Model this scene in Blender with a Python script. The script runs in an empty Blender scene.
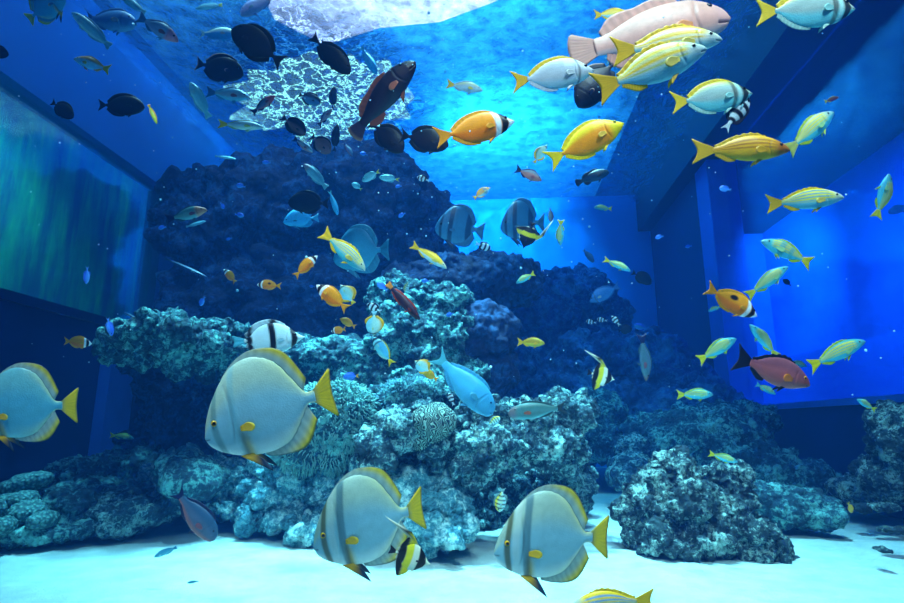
import bpy, bmesh, math, random
import numpy as np
from mathutils import Vector, Matrix, noise

random.seed(7)
RNG = np.random.RandomState(11)
SC = bpy.context.scene
COL = SC.collection
PI = math.pi

# ------------------------------------------------------------------ camera
FPX = 560.0
CAM = Vector((0.0, 0.0, 0.85))
PITCH = math.radians(12.5)
YAW = math.radians(4.4)
cam_d = bpy.data.cameras.new('camera')
cam_d.sensor_width = 36.0
cam_d.lens = FPX * 36.0 / 904.0
cam_d.clip_start = 0.05
cam_d.clip_end = 100
cam = bpy.data.objects.new('camera', cam_d)
cam.location = CAM
cam.rotation_euler = (PI / 2 + PITCH, 0, YAW)
COL.objects.link(cam)
SC.camera = cam
RM = cam.rotation_euler.to_matrix()
CR, CU, CF = RM @ Vector((1, 0, 0)), RM @ Vector((0, 1, 0)), RM @ Vector((0, 0, -1))


def P(px, py, d):
    """World point seen at that place of the view, d metres in."""
    return CAM + (CF + CR * ((px - 452.0) / FPX) + CU * ((301.5 - py) / FPX)) * d


SC.view_settings.view_transform = 'Standard'
SC.view_settings.look = 'None'
SC.view_settings.gamma = 1.0
SC.view_settings.exposure = 0.1
SC.view_settings.use_curve_mapping = False
SC.cycles.use_denoising = True
SC.cycles.max_bounces = 7
SC.cycles.diffuse_bounces = 2
SC.cycles.glossy_bounces = 2
SC.cycles.transmission_bounces = 2
SC.cycles.volume_bounces = 1
SC.cycles.transparent_max_bounces = 8
SC.cycles.sample_clamp_indirect = 6.0
SC.cycles.sample_clamp_direct = 20.0
SC.cycles.caustics_reflective = False
SC.cycles.caustics_refractive = False


def lin(h):
    """'#rrggbb' to linear rgb."""
    h = h.lstrip('#')
    o = []
    for i in (0, 2, 4):
        c = int(h[i:i + 2], 16) / 255.0
        o.append(c / 12.92 if c <= 0.04045 else ((c + 0.055) / 1.055) ** 2.4)
    return tuple(o)


def tag(o, label=None, cat=None, group=None, kind=None):
    if label: o['label'] = label
    if cat: o['category'] = cat
    if group: o['group'] = group
    if kind: o['kind'] = kind
    return o


# --------------------------------------------------------------- materials
def new_mat(name):
    m = bpy.data.materials.new(name)
    m.use_nodes = True
    nt = m.node_tree
    for n in list(nt.nodes): nt.nodes.remove(n)
    out = nt.nodes.new('ShaderNodeOutputMaterial')
    return m, nt, out


def N(nt, typ, **kw):
    n = nt.nodes.new(typ)
    for k, v in kw.items():
        if k in n.inputs.keys():
            n.inputs[k].default_value = v
        else:
            setattr(n, k, v)
    return n


def ramp(nt, fac, stops, interp='LINEAR'):
    r = nt.nodes.new('ShaderNodeValToRGB')
    r.color_ramp.interpolation = interp
    el = r.color_ramp.elements
    while len(el) < len(stops): el.new(0.5)
    for e, (p, c) in zip(el, stops):
        e.position = p
        e.color = (c[0], c[1], c[2], 1) if not isinstance(c, (int, float)) else (c, c, c, 1)
    nt.links.new(fac, r.inputs[0])
    return r.outputs[0]


def rock_mat(name, dark, mid, light, scale=9.0, bump=0.6, pit=18.0):
    m, nt, out = new_mat(name)
    L = nt.links.new
    tc = N(nt, 'ShaderNodeTexCoord')
    n1 = N(nt, 'ShaderNodeTexNoise', Scale=scale, Detail=9.0, Roughness=0.68, Distortion=0.5)
    n2 = N(nt, 'ShaderNodeTexNoise', Scale=scale * 0.22, Detail=3.0)
    vo = N(nt, 'ShaderNodeTexVoronoi', Scale=pit)
    vo.feature = 'SMOOTH_F1'
    n3 = N(nt, 'ShaderNodeTexNoise', Scale=pit * 2.4, Detail=5.0, Roughness=0.75)
    for n in (n1, n2, vo, n3): L(tc.outputs['Object'], n.inputs['Vector'])
    mix = N(nt, 'ShaderNodeMath', operation='MULTIPLY_ADD')
    L(n1.outputs[0], mix.inputs[0]); mix.inputs[1].default_value = 0.75
    m3 = N(nt, 'ShaderNodeMath', operation='MULTIPLY')
    L(n3.outputs[0], m3.inputs[0]); m3.inputs[1].default_value = 0.3
    L(m3.outputs[0], mix.inputs[2])
    mm = N(nt, 'ShaderNodeMath', operation='MULTIPLY_ADD')
    L(n2.outputs[0], mm.inputs[0]); mm.inputs[1].default_value = 0.6
    L(mix.outputs[0], mm.inputs[2])
    c = ramp(nt, mm.outputs[0], [(0.64, dark), (0.82, mid), (0.96, light)])
    b = N(nt, 'ShaderNodeBsdfPrincipled', Roughness=0.8)
    L(c, b.inputs['Base Color'])
    hs = N(nt, 'ShaderNodeMath', operation='ADD')
    L(mix.outputs[0], hs.inputs[0]); L(vo.outputs['Distance'], hs.inputs[1])
    bp = N(nt, 'ShaderNodeBump', Strength=bump, Distance=0.05)
    L(hs.outputs[0], bp.inputs['Height']); L(bp.outputs[0], b.inputs['Normal'])
    L(b.outputs[0], out.inputs[0])
    return m


def plain_mat(name, c, rough=0.6, noise_amt=0.15, scale=3.0, c2=None):
    m, nt, out = new_mat(name)
    L = nt.links.new
    tc = N(nt, 'ShaderNodeTexCoord')
    n1 = N(nt, 'ShaderNodeTexNoise', Scale=scale, Detail=5.0, Roughness=0.6)
    L(tc.outputs['Object'], n1.inputs['Vector'])
    c2 = c2 or tuple(x * (1 - noise_amt) for x in c)
    cc = ramp(nt, n1.outputs[0], [(0.3, c2), (0.7, c)])
    b = N(nt, 'ShaderNodeBsdfPrincipled', Roughness=rough)
    L(cc, b.inputs['Base Color'])
    L(b.outputs[0], out.inputs[0])
    return m


def skin_mat(name, rough, transl, bump_scale, bump):
    m, nt, out = new_mat(name)
    L = nt.links.new
    at = N(nt, 'ShaderNodeAttribute', attribute_name='Col')
    tc = N(nt, 'ShaderNodeTexCoord')
    no = N(nt, 'ShaderNodeTexNoise', Scale=35.0, Detail=3.0)
    L(tc.outputs['Object'], no.inputs['Vector'])
    r = ramp(nt, no.outputs[0], [(0.3, 0.86), (0.7, 1.0)])
    mx = N(nt, 'ShaderNodeMix', data_type='RGBA', blend_type='MULTIPLY')
    mx.inputs[0].default_value = 1.0
    L(at.outputs['Color'], mx.inputs[6]); L(r, mx.inputs[7])
    b = N(nt, 'ShaderNodeBsdfPrincipled', Roughness=rough)
    b.inputs['Specular IOR Level'].default_value = 0.35
    L(mx.outputs[2], b.inputs['Base Color'])
    vo = N(nt, 'ShaderNodeTexVoronoi', Scale=bump_scale)
    L(tc.outputs['Object'], vo.inputs['Vector'])
    bp = N(nt, 'ShaderNodeBump', Strength=bump, Distance=0.002)
    L(vo.outputs['Distance'], bp.inputs['Height']); L(bp.outputs[0], b.inputs['Normal'])
    if transl > 0:
        t = N(nt, 'ShaderNodeBsdfTranslucent')
        L(mx.outputs[2], t.inputs['Color'])
        ms = N(nt, 'ShaderNodeMixShader')
        ms.inputs[0].default_value = transl
        L(b.outputs[0], ms.inputs[1]); L(t.outputs[0], ms.inputs[2])
        L(ms.outputs[0], out.inputs[0])
    else:
        L(b.outputs[0], out.inputs[0])
    return m


M_SKIN = skin_mat('fish_skin', 0.42, 0.0, 190.0, 0.25)
M_FIN = skin_mat('fish_fin', 0.5, 0.1, 60.0, 0.1)
M_EYE = skin_mat('fish_eye', 0.12, 0.0, 10.0, 0.0)


def mesh_obj(name, verts, faces, mat, parent=None, smooth=True):
    me = bpy.data.meshes.new(name)
    me.from_pydata([tuple(map(float, v)) for v in verts], [], faces)
    if smooth:
        me.polygons.foreach_set('use_smooth', [True] * len(me.polygons))
    if mat: me.materials.append(mat)
    o = bpy.data.objects.new(name, me)
    COL.objects.link(o)
    if parent: o.parent = parent
    return o


def box(name, lo, hi, mat, parent=None, bevel=0.0):
    bm = bmesh.new()
    bmesh.ops.create_cube(bm, size=1)
    c = [(lo[i] + hi[i]) / 2 for i in range(3)]
    s = [hi[i] - lo[i] for i in range(3)]
    for v in bm.verts:
        v.co = Vector([v.co[i] * s[i] + (0 if parent is None else c[i]) for i in range(3)])
    if bevel:
        bmesh.ops.bevel(bm, geom=bm.edges[:], offset=bevel, segments=2, affect='EDGES')
    me = bpy.data.meshes.new(name)
    bm.to_mesh(me); bm.free()
    if mat: me.materials.append(mat)
    o = bpy.data.objects.new(name, me)
    if parent is None: o.location = c
    COL.objects.link(o)
    if parent: o.parent = parent
    return o
# ------------------------------------------------------------ tank and hall
XL, XR, YB_, ZW = -5.0, 3.7, 12.5, 5.8      # left wall, right wall, back wall, water level
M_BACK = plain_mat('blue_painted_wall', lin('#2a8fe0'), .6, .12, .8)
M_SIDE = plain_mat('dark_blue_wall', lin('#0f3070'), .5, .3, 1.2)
M_FRAME = plain_mat('dark_window_frame', lin('#0c2458'), .5, .2, 2.0)
M_BEAM = plain_mat('dark_painted_beam', lin('#06122e'), .6, .2, 2.0)
M_FRAME2 = plain_mat('blue_window_frame', lin('#3c80e8'), .5, .2, 2.0)


def structure(o, label=None):
    o['kind'] = 'structure'
    return o


structure(box('wall_back', (XL - .2, YB_, -.3), (XR + .2, YB_ + .2, ZW + .3), M_BACK))
# right wall: sill wall, beam over the window, solid end
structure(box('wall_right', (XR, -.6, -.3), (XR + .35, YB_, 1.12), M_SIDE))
structure(box('trim_1', (XR - .38, -.6, 5.2), (XR, YB_, ZW + .7), M_BEAM))           # beam
structure(box('trim_2', (XR - .12, 8.95, 1.12), (XR + .35, 9.5, 5.2), M_FRAME2))           # light post
structure(box('trim_3', (XR - .1, 9.5, 1.12), (XR + .35, YB_, 5.2), M_FRAME))            # dark post
structure(box('trim_4', (XR - .04, -.6, 1.06), (XR + .37, 8.95, 1.13), M_FRAME2))           # ledge

# left wall with its window
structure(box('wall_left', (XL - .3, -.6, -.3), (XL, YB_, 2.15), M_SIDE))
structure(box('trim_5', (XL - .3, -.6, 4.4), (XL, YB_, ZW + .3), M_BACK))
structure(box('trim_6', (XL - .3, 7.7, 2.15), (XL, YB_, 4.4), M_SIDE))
structure(box('wall_dark_backing', (XR + .3, -.6, ZW + .7), (XR + .45, 28, 9.6), M_BEAM))  # added out of view, darkens the right side of the water surface
structure(box('trim_7', (XL - .02, -.6, 2.1), (XL + .07, 7.75, 2.2), M_FRAME))

structure(box('trim_9', (XL, 6.75, -.2), (XL + .15, 7.25, 2.1), M_FRAME2))


def pane_mat(name, tint, gloss):
    m, nt, out = new_mat(name)
    L = nt.links.new
    t = N(nt, 'ShaderNodeBsdfTransparent'); t.inputs[0].default_value = (*tint, 1)
    g = N(nt, 'ShaderNodeBsdfGlossy', Roughness=.08)
    g.inputs['Color'].default_value = (.8, .9, 1, 1)
    no = N(nt, 'ShaderNodeTexNoise', Scale=1.2, Detail=3)
    tc = N(nt, 'ShaderNodeTexCoord'); L(tc.outputs['Object'], no.inputs['Vector'])
    bp = N(nt, 'ShaderNodeBump', Strength=.15, Distance=.1)
    L(no.outputs[0], bp.inputs['Height']); L(bp.outputs[0], g.inputs['Normal'])
    ms = N(nt, 'ShaderNodeMixShader'); ms.inputs[0].default_value = gloss
    L(t.outputs[0], ms.inputs[1]); L(g.outputs[0], ms.inputs[2]); L(ms.outputs[0], out.inputs[0])
    return m


structure(box('window_1', (XR + .15, -.6, 1.12), (XR + .19, 8.95, 5.2), pane_mat('right_pane', (.85, .93, 1), .12)))
structure(box('window_2', (XL - .16, -.6, 2.15), (XL - .12, 7.7, 4.4), pane_mat('left_pane', (.8, .95, .9), .12)))

# halls beyond the side windows
M_HALL = plain_mat('hall_wall', lin('#2c86f0'), .8, .55, .35, c2=lin('#1450b8'))
m, nt, out = new_mat('hall_wall_reflections')  # green-teal reflection streaks painted into the wall colour
tc = N(nt, 'ShaderNodeTexCoord')
mp = N(nt, 'ShaderNodeMapping'); mp.inputs['Scale'].default_value = (1, 1.6, .22); mp.inputs['Rotation'].default_value = (-.5, 0, 0)
no = N(nt, 'ShaderNodeTexNoise', Scale=1.5, Detail=6.0, Roughness=.65)
nt.links.new(tc.outputs['Object'], mp.inputs[0]); nt.links.new(mp.outputs[0], no.inputs['Vector'])
cc = ramp(nt, no.outputs[0], [(.42, lin('#0c4478')), (.56, lin('#147a78')), (.72, lin('#4cb060'))])
b = N(nt, 'ShaderNodeBsdfPrincipled', Roughness=.7)
nt.links.new(cc, b.inputs['Base Color']); nt.links.new(b.outputs[0], out.inputs[0])
M_HALLG = m
structure(box('wall_hall_right', (XR + 2.6, -2, -.5), (XR + 2.7, 16, 6.5), M_HALL))
structure(box('wall_hall_right_end', (XR + .35, 13.0, -.5), (XR + 2.6, 13.1, 6.5), M_HALL))
structure(box('trim_8', (XR + 2.15, -2, -.5), (XR + 2.3, 13, 2.2), plain_mat('low_hall_wall', lin('#1c6ad8'), .8, .08, .5)))
structure(box('floor_hall_right', (XR + .4, -2, .35), (XR + 2.6, 13, .4), M_HALL))
structure(box('ceiling', (XL - 3, -3, 9.6), (XR + 3, 28, 9.7), plain_mat('pale_ceiling', lin('#bfe4f4'), .8, .1, 1)))
structure(box('ceiling_hall_right', (XR + .02, -2, 5.25), (XR + 2.6, 13, 5.3), M_BEAM))
structure(box('wall_hall_left', (XL - 2.3, -2, -.5), (XL - 2.2, 14, 6.5), M_HALLG))

# ------------------------------------------------------------- sand floor
m, nt, out = new_mat('white_sand')
Lk = nt.links.new
tc = N(nt, 'ShaderNodeTexCoord')
n1 = N(nt, 'ShaderNodeTexNoise', Scale=4.5, Detail=8.0, Roughness=.68)
n2 = N(nt, 'ShaderNodeTexNoise', Scale=110.0, Detail=2.0)
vo = N(nt, 'ShaderNodeTexVoronoi', Scale=13.0)
for n in (n1, n2, vo): Lk(tc.outputs['Object'], n.inputs['Vector'])
c = ramp(nt, n1.outputs[0], [(.3, lin('#b4c8c4')), (.7, lin('#d8e4de'))])
sp = ramp(nt, vo.outputs['Distance'], [(.03, (.25, .3, .3)), (.06, (1, 1, 1))])
mx = N(nt, 'ShaderNodeMix', data_type='RGBA', blend_type='MULTIPLY'); mx.inputs[0].default_value = .8
Lk(c, mx.inputs[6]); Lk(sp, mx.inputs[7])
b = N(nt, 'ShaderNodeBsdfPrincipled', Roughness=.9)
b.inputs['Specular IOR Level'].default_value = .1
Lk(mx.outputs[2], b.inputs['Base Color'])
ad = N(nt, 'ShaderNodeMath', operation='MULTIPLY_ADD')
Lk(n2.outputs[0], ad.inputs[0]); ad.inputs[1].default_value = .25; Lk(n1.outputs[0], ad.inputs[2])
bp = N(nt, 'ShaderNodeBump', Strength=.9, Distance=.07)
Lk(ad.outputs[0], bp.inputs['Height']); Lk(bp.outputs[0], b.inputs['Normal'])
Lk(b.outputs[0], out.inputs[0])
M_SAND = m


def sand_z(x, y):
    z = .035 * noise.noise(Vector((x * .9, y * .9, 0))) + .012 * noise.noise(Vector((x * 3.1, y * 3.1, 5)))
    return z


nxg, nyg = 150, 210
vs, fs = [], []
for j in range(nyg):
    y = -.6 + (YB_ + .6) * j / (nyg - 1)
    for i in range(nxg):
        xg = XL + (XR - XL) * i / (nxg - 1)
        vs.append((xg, y, sand_z(xg, y)))
for j in range(nyg - 1):
    for i in range(nxg - 1):
        a = j * nxg + i
        fs.append((a, a + 1, a + nxg + 1, a + nxg))
structure(mesh_obj('floor', vs, fs, M_SAND))

# ------------------------------------------------------------ water surface
m, nt, out = new_mat('rippled_water_surface')
Lk = nt.links.new
tc = N(nt, 'ShaderNodeTexCoord')
gm = N(nt, 'ShaderNodeNewGeometry')
w1 = N(nt, 'ShaderNodeTexNoise', Scale=5.0, Detail=4.0, Roughness=.55, Distortion=.8)
Lk(gm.outputs['Position'], w1.inputs['Vector'])
bp = N(nt, 'ShaderNodeBump', Strength=.7, Distance=.1)
Lk(w1.outputs[0], bp.inputs['Height'])
g = N(nt, 'ShaderNodeBsdfGlossy', Roughness=.05)
g.inputs['Color'].default_value = (.75, .88, 1, 1)
Lk(bp.outputs[0], g.inputs['Normal'])
t = N(nt, 'ShaderNodeBsdfTransparent')
# glitter painted as a transparency pattern: bright threads where the water is stirred
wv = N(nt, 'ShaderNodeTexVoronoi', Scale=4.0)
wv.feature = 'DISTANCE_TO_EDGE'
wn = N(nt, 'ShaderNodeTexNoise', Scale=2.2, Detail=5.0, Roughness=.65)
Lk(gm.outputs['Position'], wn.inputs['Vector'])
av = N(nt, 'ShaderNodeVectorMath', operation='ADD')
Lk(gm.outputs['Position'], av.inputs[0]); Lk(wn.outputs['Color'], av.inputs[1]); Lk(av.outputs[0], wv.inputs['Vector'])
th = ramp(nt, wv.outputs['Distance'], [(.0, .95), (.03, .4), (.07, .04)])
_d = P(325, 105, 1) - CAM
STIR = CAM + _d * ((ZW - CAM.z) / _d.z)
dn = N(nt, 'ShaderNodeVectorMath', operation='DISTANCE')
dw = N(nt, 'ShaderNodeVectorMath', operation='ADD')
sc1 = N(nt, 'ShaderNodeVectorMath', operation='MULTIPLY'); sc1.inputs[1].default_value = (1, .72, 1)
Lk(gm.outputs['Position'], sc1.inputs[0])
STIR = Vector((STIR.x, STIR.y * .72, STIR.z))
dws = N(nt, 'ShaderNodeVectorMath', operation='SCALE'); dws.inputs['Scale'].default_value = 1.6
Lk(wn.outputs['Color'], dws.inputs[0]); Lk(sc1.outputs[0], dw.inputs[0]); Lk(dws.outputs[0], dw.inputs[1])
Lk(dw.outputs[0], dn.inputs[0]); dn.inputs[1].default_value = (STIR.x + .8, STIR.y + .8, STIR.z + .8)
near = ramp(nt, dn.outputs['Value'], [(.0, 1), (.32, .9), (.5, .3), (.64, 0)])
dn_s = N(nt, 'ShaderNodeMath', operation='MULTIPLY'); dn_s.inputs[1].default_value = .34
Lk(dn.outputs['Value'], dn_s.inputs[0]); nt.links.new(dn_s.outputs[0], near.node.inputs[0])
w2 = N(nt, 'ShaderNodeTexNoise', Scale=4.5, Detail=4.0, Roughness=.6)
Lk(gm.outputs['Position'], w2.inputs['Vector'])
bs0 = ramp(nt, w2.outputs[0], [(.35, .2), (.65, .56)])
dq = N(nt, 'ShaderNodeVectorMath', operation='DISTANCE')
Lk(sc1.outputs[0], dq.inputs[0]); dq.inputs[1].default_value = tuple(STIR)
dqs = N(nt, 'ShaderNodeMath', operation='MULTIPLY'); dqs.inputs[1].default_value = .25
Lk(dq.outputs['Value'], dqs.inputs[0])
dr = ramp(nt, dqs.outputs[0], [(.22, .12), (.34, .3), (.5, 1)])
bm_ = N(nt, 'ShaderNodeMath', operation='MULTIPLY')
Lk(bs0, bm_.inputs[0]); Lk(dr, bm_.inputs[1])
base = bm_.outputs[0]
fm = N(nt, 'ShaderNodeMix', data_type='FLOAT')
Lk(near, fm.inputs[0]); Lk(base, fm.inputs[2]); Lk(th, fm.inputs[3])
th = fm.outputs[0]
ms = N(nt, 'ShaderNodeMixShader')
Lk(th, ms.inputs[0]); Lk(g.outputs[0], ms.inputs[1]); Lk(t.outputs[0], ms.inputs[2])
Lk(ms.outputs[0], out.inputs[0])
vs, fs = [], []
nxg, nyg = 120, 160
for j in range(nyg):
    y = -.6 + (YB_ + .6) * j / (nyg - 1)
    for i in range(nxg):
        xg = XL + (XR - XL) * i / (nxg - 1)
        vs.append((xg, y, ZW + .03 * noise.noise(Vector((xg * 1.6, y * 1.6, 0)))))
for j in range(nyg - 1):
    for i in range(nxg - 1):
        a = j * nxg + i
        fs.append((a, a + nxg, a + nxg + 1, a + 1))
surf = mesh_obj('water_surface', vs, fs, m)
tag(surf, 'rippled underside of the water surface, bright by the lamp, glitter threads painted in', 'water surface', kind='stuff')

# water body
m, nt, out = new_mat('tank_water')
vc = N(nt, 'ShaderNodeVolumeCoefficients')
vc.phase = 'HENYEY_GREENSTEIN'
vc.inputs['Absorption Coefficients'].default_value = (.115, .034, .006)
vc.inputs['Scatter Coefficients'].default_value = (.0006, .0038, .0135)
nt.links.new(vc.outputs[0], out.inputs['Volume'])
wat = box('water', (XL + .01, -.55, -.2), (XR - .01, YB_ - .01, ZW - .06), m)
tag(wat, 'clear blue water that fills the whole tank', 'water', kind='stuff')

# ------------------------------------------------------------------ lights
def emis(name, c, s):
    m, nt, out = new_mat(name)
    e = N(nt, 'ShaderNodeEmission', Strength=s)
    e.inputs[0].default_value = (*c, 1)
    nt.links.new(e.outputs[0], out.inputs[0])
    return m


def glow_panel(name, corners, z, strength, col, label):
    """A flat glowing panel over the tank, above the stretch of surface seen at those pixels."""
    pts = []
    for px, py in corners:
        d = P(px, py, 1) - CAM
        pts.append(CAM + d * ((z - CAM.z) / d.z))
    n = len(pts)
    c = sum(pts, Vector()) / n
    V = [p - c for p in pts] + [p - c + Vector((0, 0, .08)) for p in pts]
    F_ = [tuple(reversed(range(n))), tuple(range(n, 2 * n))] + [(i, (i + 1) % n, n + (i + 1) % n, n + i) for i in range(n)]
    o = mesh_obj(name, V, F_, emis(name + '_glow', col, strength), smooth=False)
    o.location = c
    tag(o, label, 'lamp')
    return o


glow_panel('ceiling_lamp', [(235, -60), (620, -60), (492, 3), (440, 22), (380, 28), (325, 45), (275, 20)], 6.4, 4.4, (.92, .8, 1.0), 'large pinkish white lamp shining down through the water surface')
glow_panel('ceiling_lamp', [(322 + 92 * k * math.cos(a * PI / 15), 100 + 44 * k * math.sin(a * PI / 15)) for a, k in enumerate((1, .9, 1.05, .8, .95, .75, 1, .85, 1.05, .9, .7, .95, .85, 1.1, .8, .95, 1.1, .85, 1, .75, 1.05, .9, 1.05, .8, 1, .85, 1.1, .95, .8, .95))], 6.2, 3.2, (.62, 1.0, .74),
           'ragged glowing patch added for the glitter above the rock tower')  # glowing patch added behind the ripples to make the glitter


def spot(name, loc, to, energy, col, ang, blend=.8, r=.35):
    l = bpy.data.lights.new(name, 'SPOT')
    l.energy = energy; l.color = col; l.spot_size = math.radians(ang); l.spot_blend = blend; l.shadow_soft_size = r
    o = bpy.data.objects.new(name, l)
    o.location = loc
    d = Vector(to) - Vector(loc)
    o.rotation_euler = d.to_track_quat('-Z', 'Y').to_euler()
    COL.objects.link(o)
    return o


spot('tank_key_fill', (.1, .5, 8.6), (.1, 1.7, 0), 6200, (.42, .96, 1), 37, 1)
spot('tank_key_fill', (-1.9, 2.6, 8.2), (-2.2, 5.0, 4.9), 2600, (.7, .92, 1), 50, 1)  # added fill for the fish at upper left
spot('tank_key_fill', (-.2, 4.5, 8.6), (-.2, 4.4, 0), 26000, (.55, .98, 1), 36, 1)
spot('tank_key_fill', (1.9, 3.9, 8.8), (1.8, 3.9, 0), 15000, (.6, .97, 1), 32, 1)
spot('tank_key_fill', (-2.9, 2.6, 8.8), (-2.7, 3.2, 0), 5500, (.6, .95, 1), 27, 1)
spot('tank_key_fill', (-2.3, 5.4, 8.8), (-2.1, 5.1, 0), 14000, (.45, .97, 1), 32, 1)
spot('tank_key_fill', (-1.8, 4.5, 8.8), (-1.8, 4.3, 0), 14000, (.5, .97, 1), 30, 1)  # added to brighten the rubble slope
spot('tank_key_fill', (.6, .2, 6.8), (.4, 2.0, 2.0), 2200, (1, .97, .9), 52, 1)  # added warm front fill for the near fish
spot('back_lamp', (-.1, 9.8, 8.6), (.1, 12.5, 4.7), 13000, (.05, .62, 1), 60, 1)  # added to brighten the top centre of the back wall
spot('front_fill', (-1.6, -.1, 4.4), (-.7, 1.9, .9), 850, (1, .98, .94), 58, 1)  # added fill from the front so the near fish look vivid
spot('front_fill', (1.4, -.3, 4.7), (1.0, 2.3, 2.3), 1000, (1, .97, .9), 64, 1)  # second added front fill, for the fish higher up
spot('tank_key_fill', (1.3, 6.6, 8.8), (1.3, 7.2, 0), 4500, (.3, .85, 1), 26, 1)  # added to brighten the sand lane
spot('ceiling_light', (-3.4, 6.5, 6.7), (-3.2, 8.0, 9.6), 2500, (.04, .4, 1), 150)  # added uplights on the unseen ceiling, turn the surface azure
spot('back_lamp', (-.4, 6.2, 8.6), (-.4, 6.6, 0), 2500, (.25, .75, 1), 46, 1)
spot('ceiling_light', (-.2, 7.6, 6.7), (0, 8.4, 9.6), 4300, (.03, .44, 1), 150)
spot('ceiling_light', (0, 15.0, 6.7), (0, 16, 9.6), 3500, (.04, .5, 1), 150)


def area(name, loc, to, energy, col, sx, sy):
    l = bpy.data.lights.new(name, 'AREA')
    l.shape = 'RECTANGLE'; l.size = sx; l.size_y = sy; l.energy = energy; l.color = col
    o = bpy.data.objects.new(name, l)
    o.location = loc
    d = Vector(to) - Vector(loc)
    o.rotation_euler = d.to_track_quat('-Z', 'Y').to_euler()
    COL.objects.link(o)
    return o


spot('hall_lamp', (XR + .9, 9.6, 5.1), (XR + 2.0, 13.0, 3.1), 2200, (.03, .42, 1), 100, 1)
spot('hall_lamp', (XR + .7, 7.2, 5.1), (XR + 2.6, 8.8, 2.8), 650, (.03, .26, 1), 100, 1)
spot('hall_lamp', (XR + .5, 8.5, 4.2), (XR + 2.2, 8.5, 1.4), 500, (.04, .42, 1), 120, 1)
spot('hall_lamp', (XR + .5, 5.5, 4.2), (XR + 2.2, 5.5, 1.4), 350, (.04, .42, 1), 110, 1)
spot('hall_lamp_left', (XL - 1.0, 5.5, 5.8), (XL - 2.2, 6.4, 3.6), 1500, (.3, 1, .85), 90)

w = bpy.data.worlds.new('world')
SC.world = w
w.use_nodes = True
bg = w.node_tree.nodes.get('Background') or w.node_tree.nodes.new('ShaderNodeBackground')
ow = w.node_tree.nodes.get('World Output') or w.node_tree.nodes.new('ShaderNodeOutputWorld')
w.node_tree.links.new(bg.outputs[0], ow.inputs[0])
bg.inputs[0].default_value = (.06, .38, 1, 1)
bg.inputs[1].default_value = .25
# ------------------------------------------------------------------- rocks
TEX = {}


def tex(kind, size, **kw):
    key = (kind, size)
    if key in TEX: return TEX[key]
    t = bpy.data.textures.new('%s_%g' % (kind, size), kind)
    t.noise_scale = size
    if kind == 'CLOUDS': t.noise_depth = 4
    for k, v in kw.items(): setattr(t, k, v)
    TEX[key] = t
    return t


R_PALE = rock_mat('pale_live_rock', lin('#041c28'), lin('#1e5060'), lin('#a8dcd4'), 30, 1.0, 34)
R_DARK = rock_mat('dark_live_rock', lin('#04141a'), lin('#1c3c44'), lin('#b4d4c8'), 30, 1.0, 30)
R_SHADE = rock_mat('painted_shade_rock', lin('#040f2a'), lin('#0a2858'), lin('#1f5890'), 12, .9, 14)  # shade and blue water depth painted into the rock colour
R_SLOPE = rock_mat('bright_rubble', lin('#154452'), lin('#4c98a8'), lin('#ccf4f0'), 30, 1.0, 30)
R_FAR = rock_mat('painted_haze_rock', lin('#0a2c5c'), lin('#1c5890'), lin('#4c98c8'), 8, .9, 12)  # distance haze painted into the rock colour
R_TEAL = rock_mat('teal_reef_rock', lin('#041a26'), lin('#184c5c'), lin('#7cc8c0'), 22, .9, 24)


def rock(name, label, lobes, mat, voxel=.02, big=.12, small=.035, cat='rock', group=None, bs=.35, ss=.06, sq=.82):
    """lobes: (px, py, d, rx_px, ry_px, rz_m[, roll_deg]); voxel-merged into one rough stone."""
    bm = bmesh.new()
    c0 = P(lobes[0][0], lobes[0][1], lobes[0][2]); c0.z = 0
    for lb in lobes:
        px, py, d, rx, ry, rz = lb[:6]
        a = math.radians(lb[6]) if len(lb) > 6 else 0
        c = P(px, py, d)
        rx, ry = rx * d / FPX, ry * d / FPX
        q = bmesh.ops.create_icosphere(bm, subdivisions=4, radius=1)
        fw = Vector((CF.x, CF.y, 0)).normalized()
        up = Vector((0, 0, 1))
        rt = CR
        ux = rt * math.cos(a) + up * math.sin(a)
        uz = up * math.cos(a) - rt * math.sin(a)
        for v in q['verts']:
            k = v.co
            # squarish ellipsoid reads more like broken stone
            kk = Vector([math.copysign(abs(t) ** sq, t) for t in k])
            v.co = c + ux * (kk.x * rx) + fw * (kk.y * rz) + uz * (kk.z * ry) - c0
    me = bpy.data.meshes.new(name + '_base')
    bm.to_mesh(me); bm.free()
    o = bpy.data.objects.new(name, me)
    COL.objects.link(o)
    md = o.modifiers.new('r', 'REMESH'); md.mode = 'VOXEL'; md.voxel_size = voxel
    for kind, size, st, kw in (('CLOUDS', bs, big, {}), ('VORONOI', bs * .55, -big * .85, {}), ('CLOUDS', ss, small, {}), ('VORONOI', ss * 1.3, -small * 1.6, {}), ('CLOUDS', ss * .45, small * .8, {})):
        dm = o.modifiers.new('d', 'DISPLACE'); dm.texture = tex(kind, size, **kw); dm.strength = st; dm.mid_level = .5
        dm.texture_coords = 'LOCAL'
    dg = bpy.context.evaluated_depsgraph_get()
    ev = o.evaluated_get(dg)
    me2 = bpy.data.meshes.new_from_object(ev)
    o.modifiers.clear()
    o.data = me2
    me2.name = name
    bpy.data.meshes.remove(me)
    me2.polygons.foreach_set('use_smooth', [True] * len(me2.polygons))
    me2.materials.clear(); me2.materials.append(mat)
    o.location = c0
    tag(o, label, cat, group)
    return o


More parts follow.
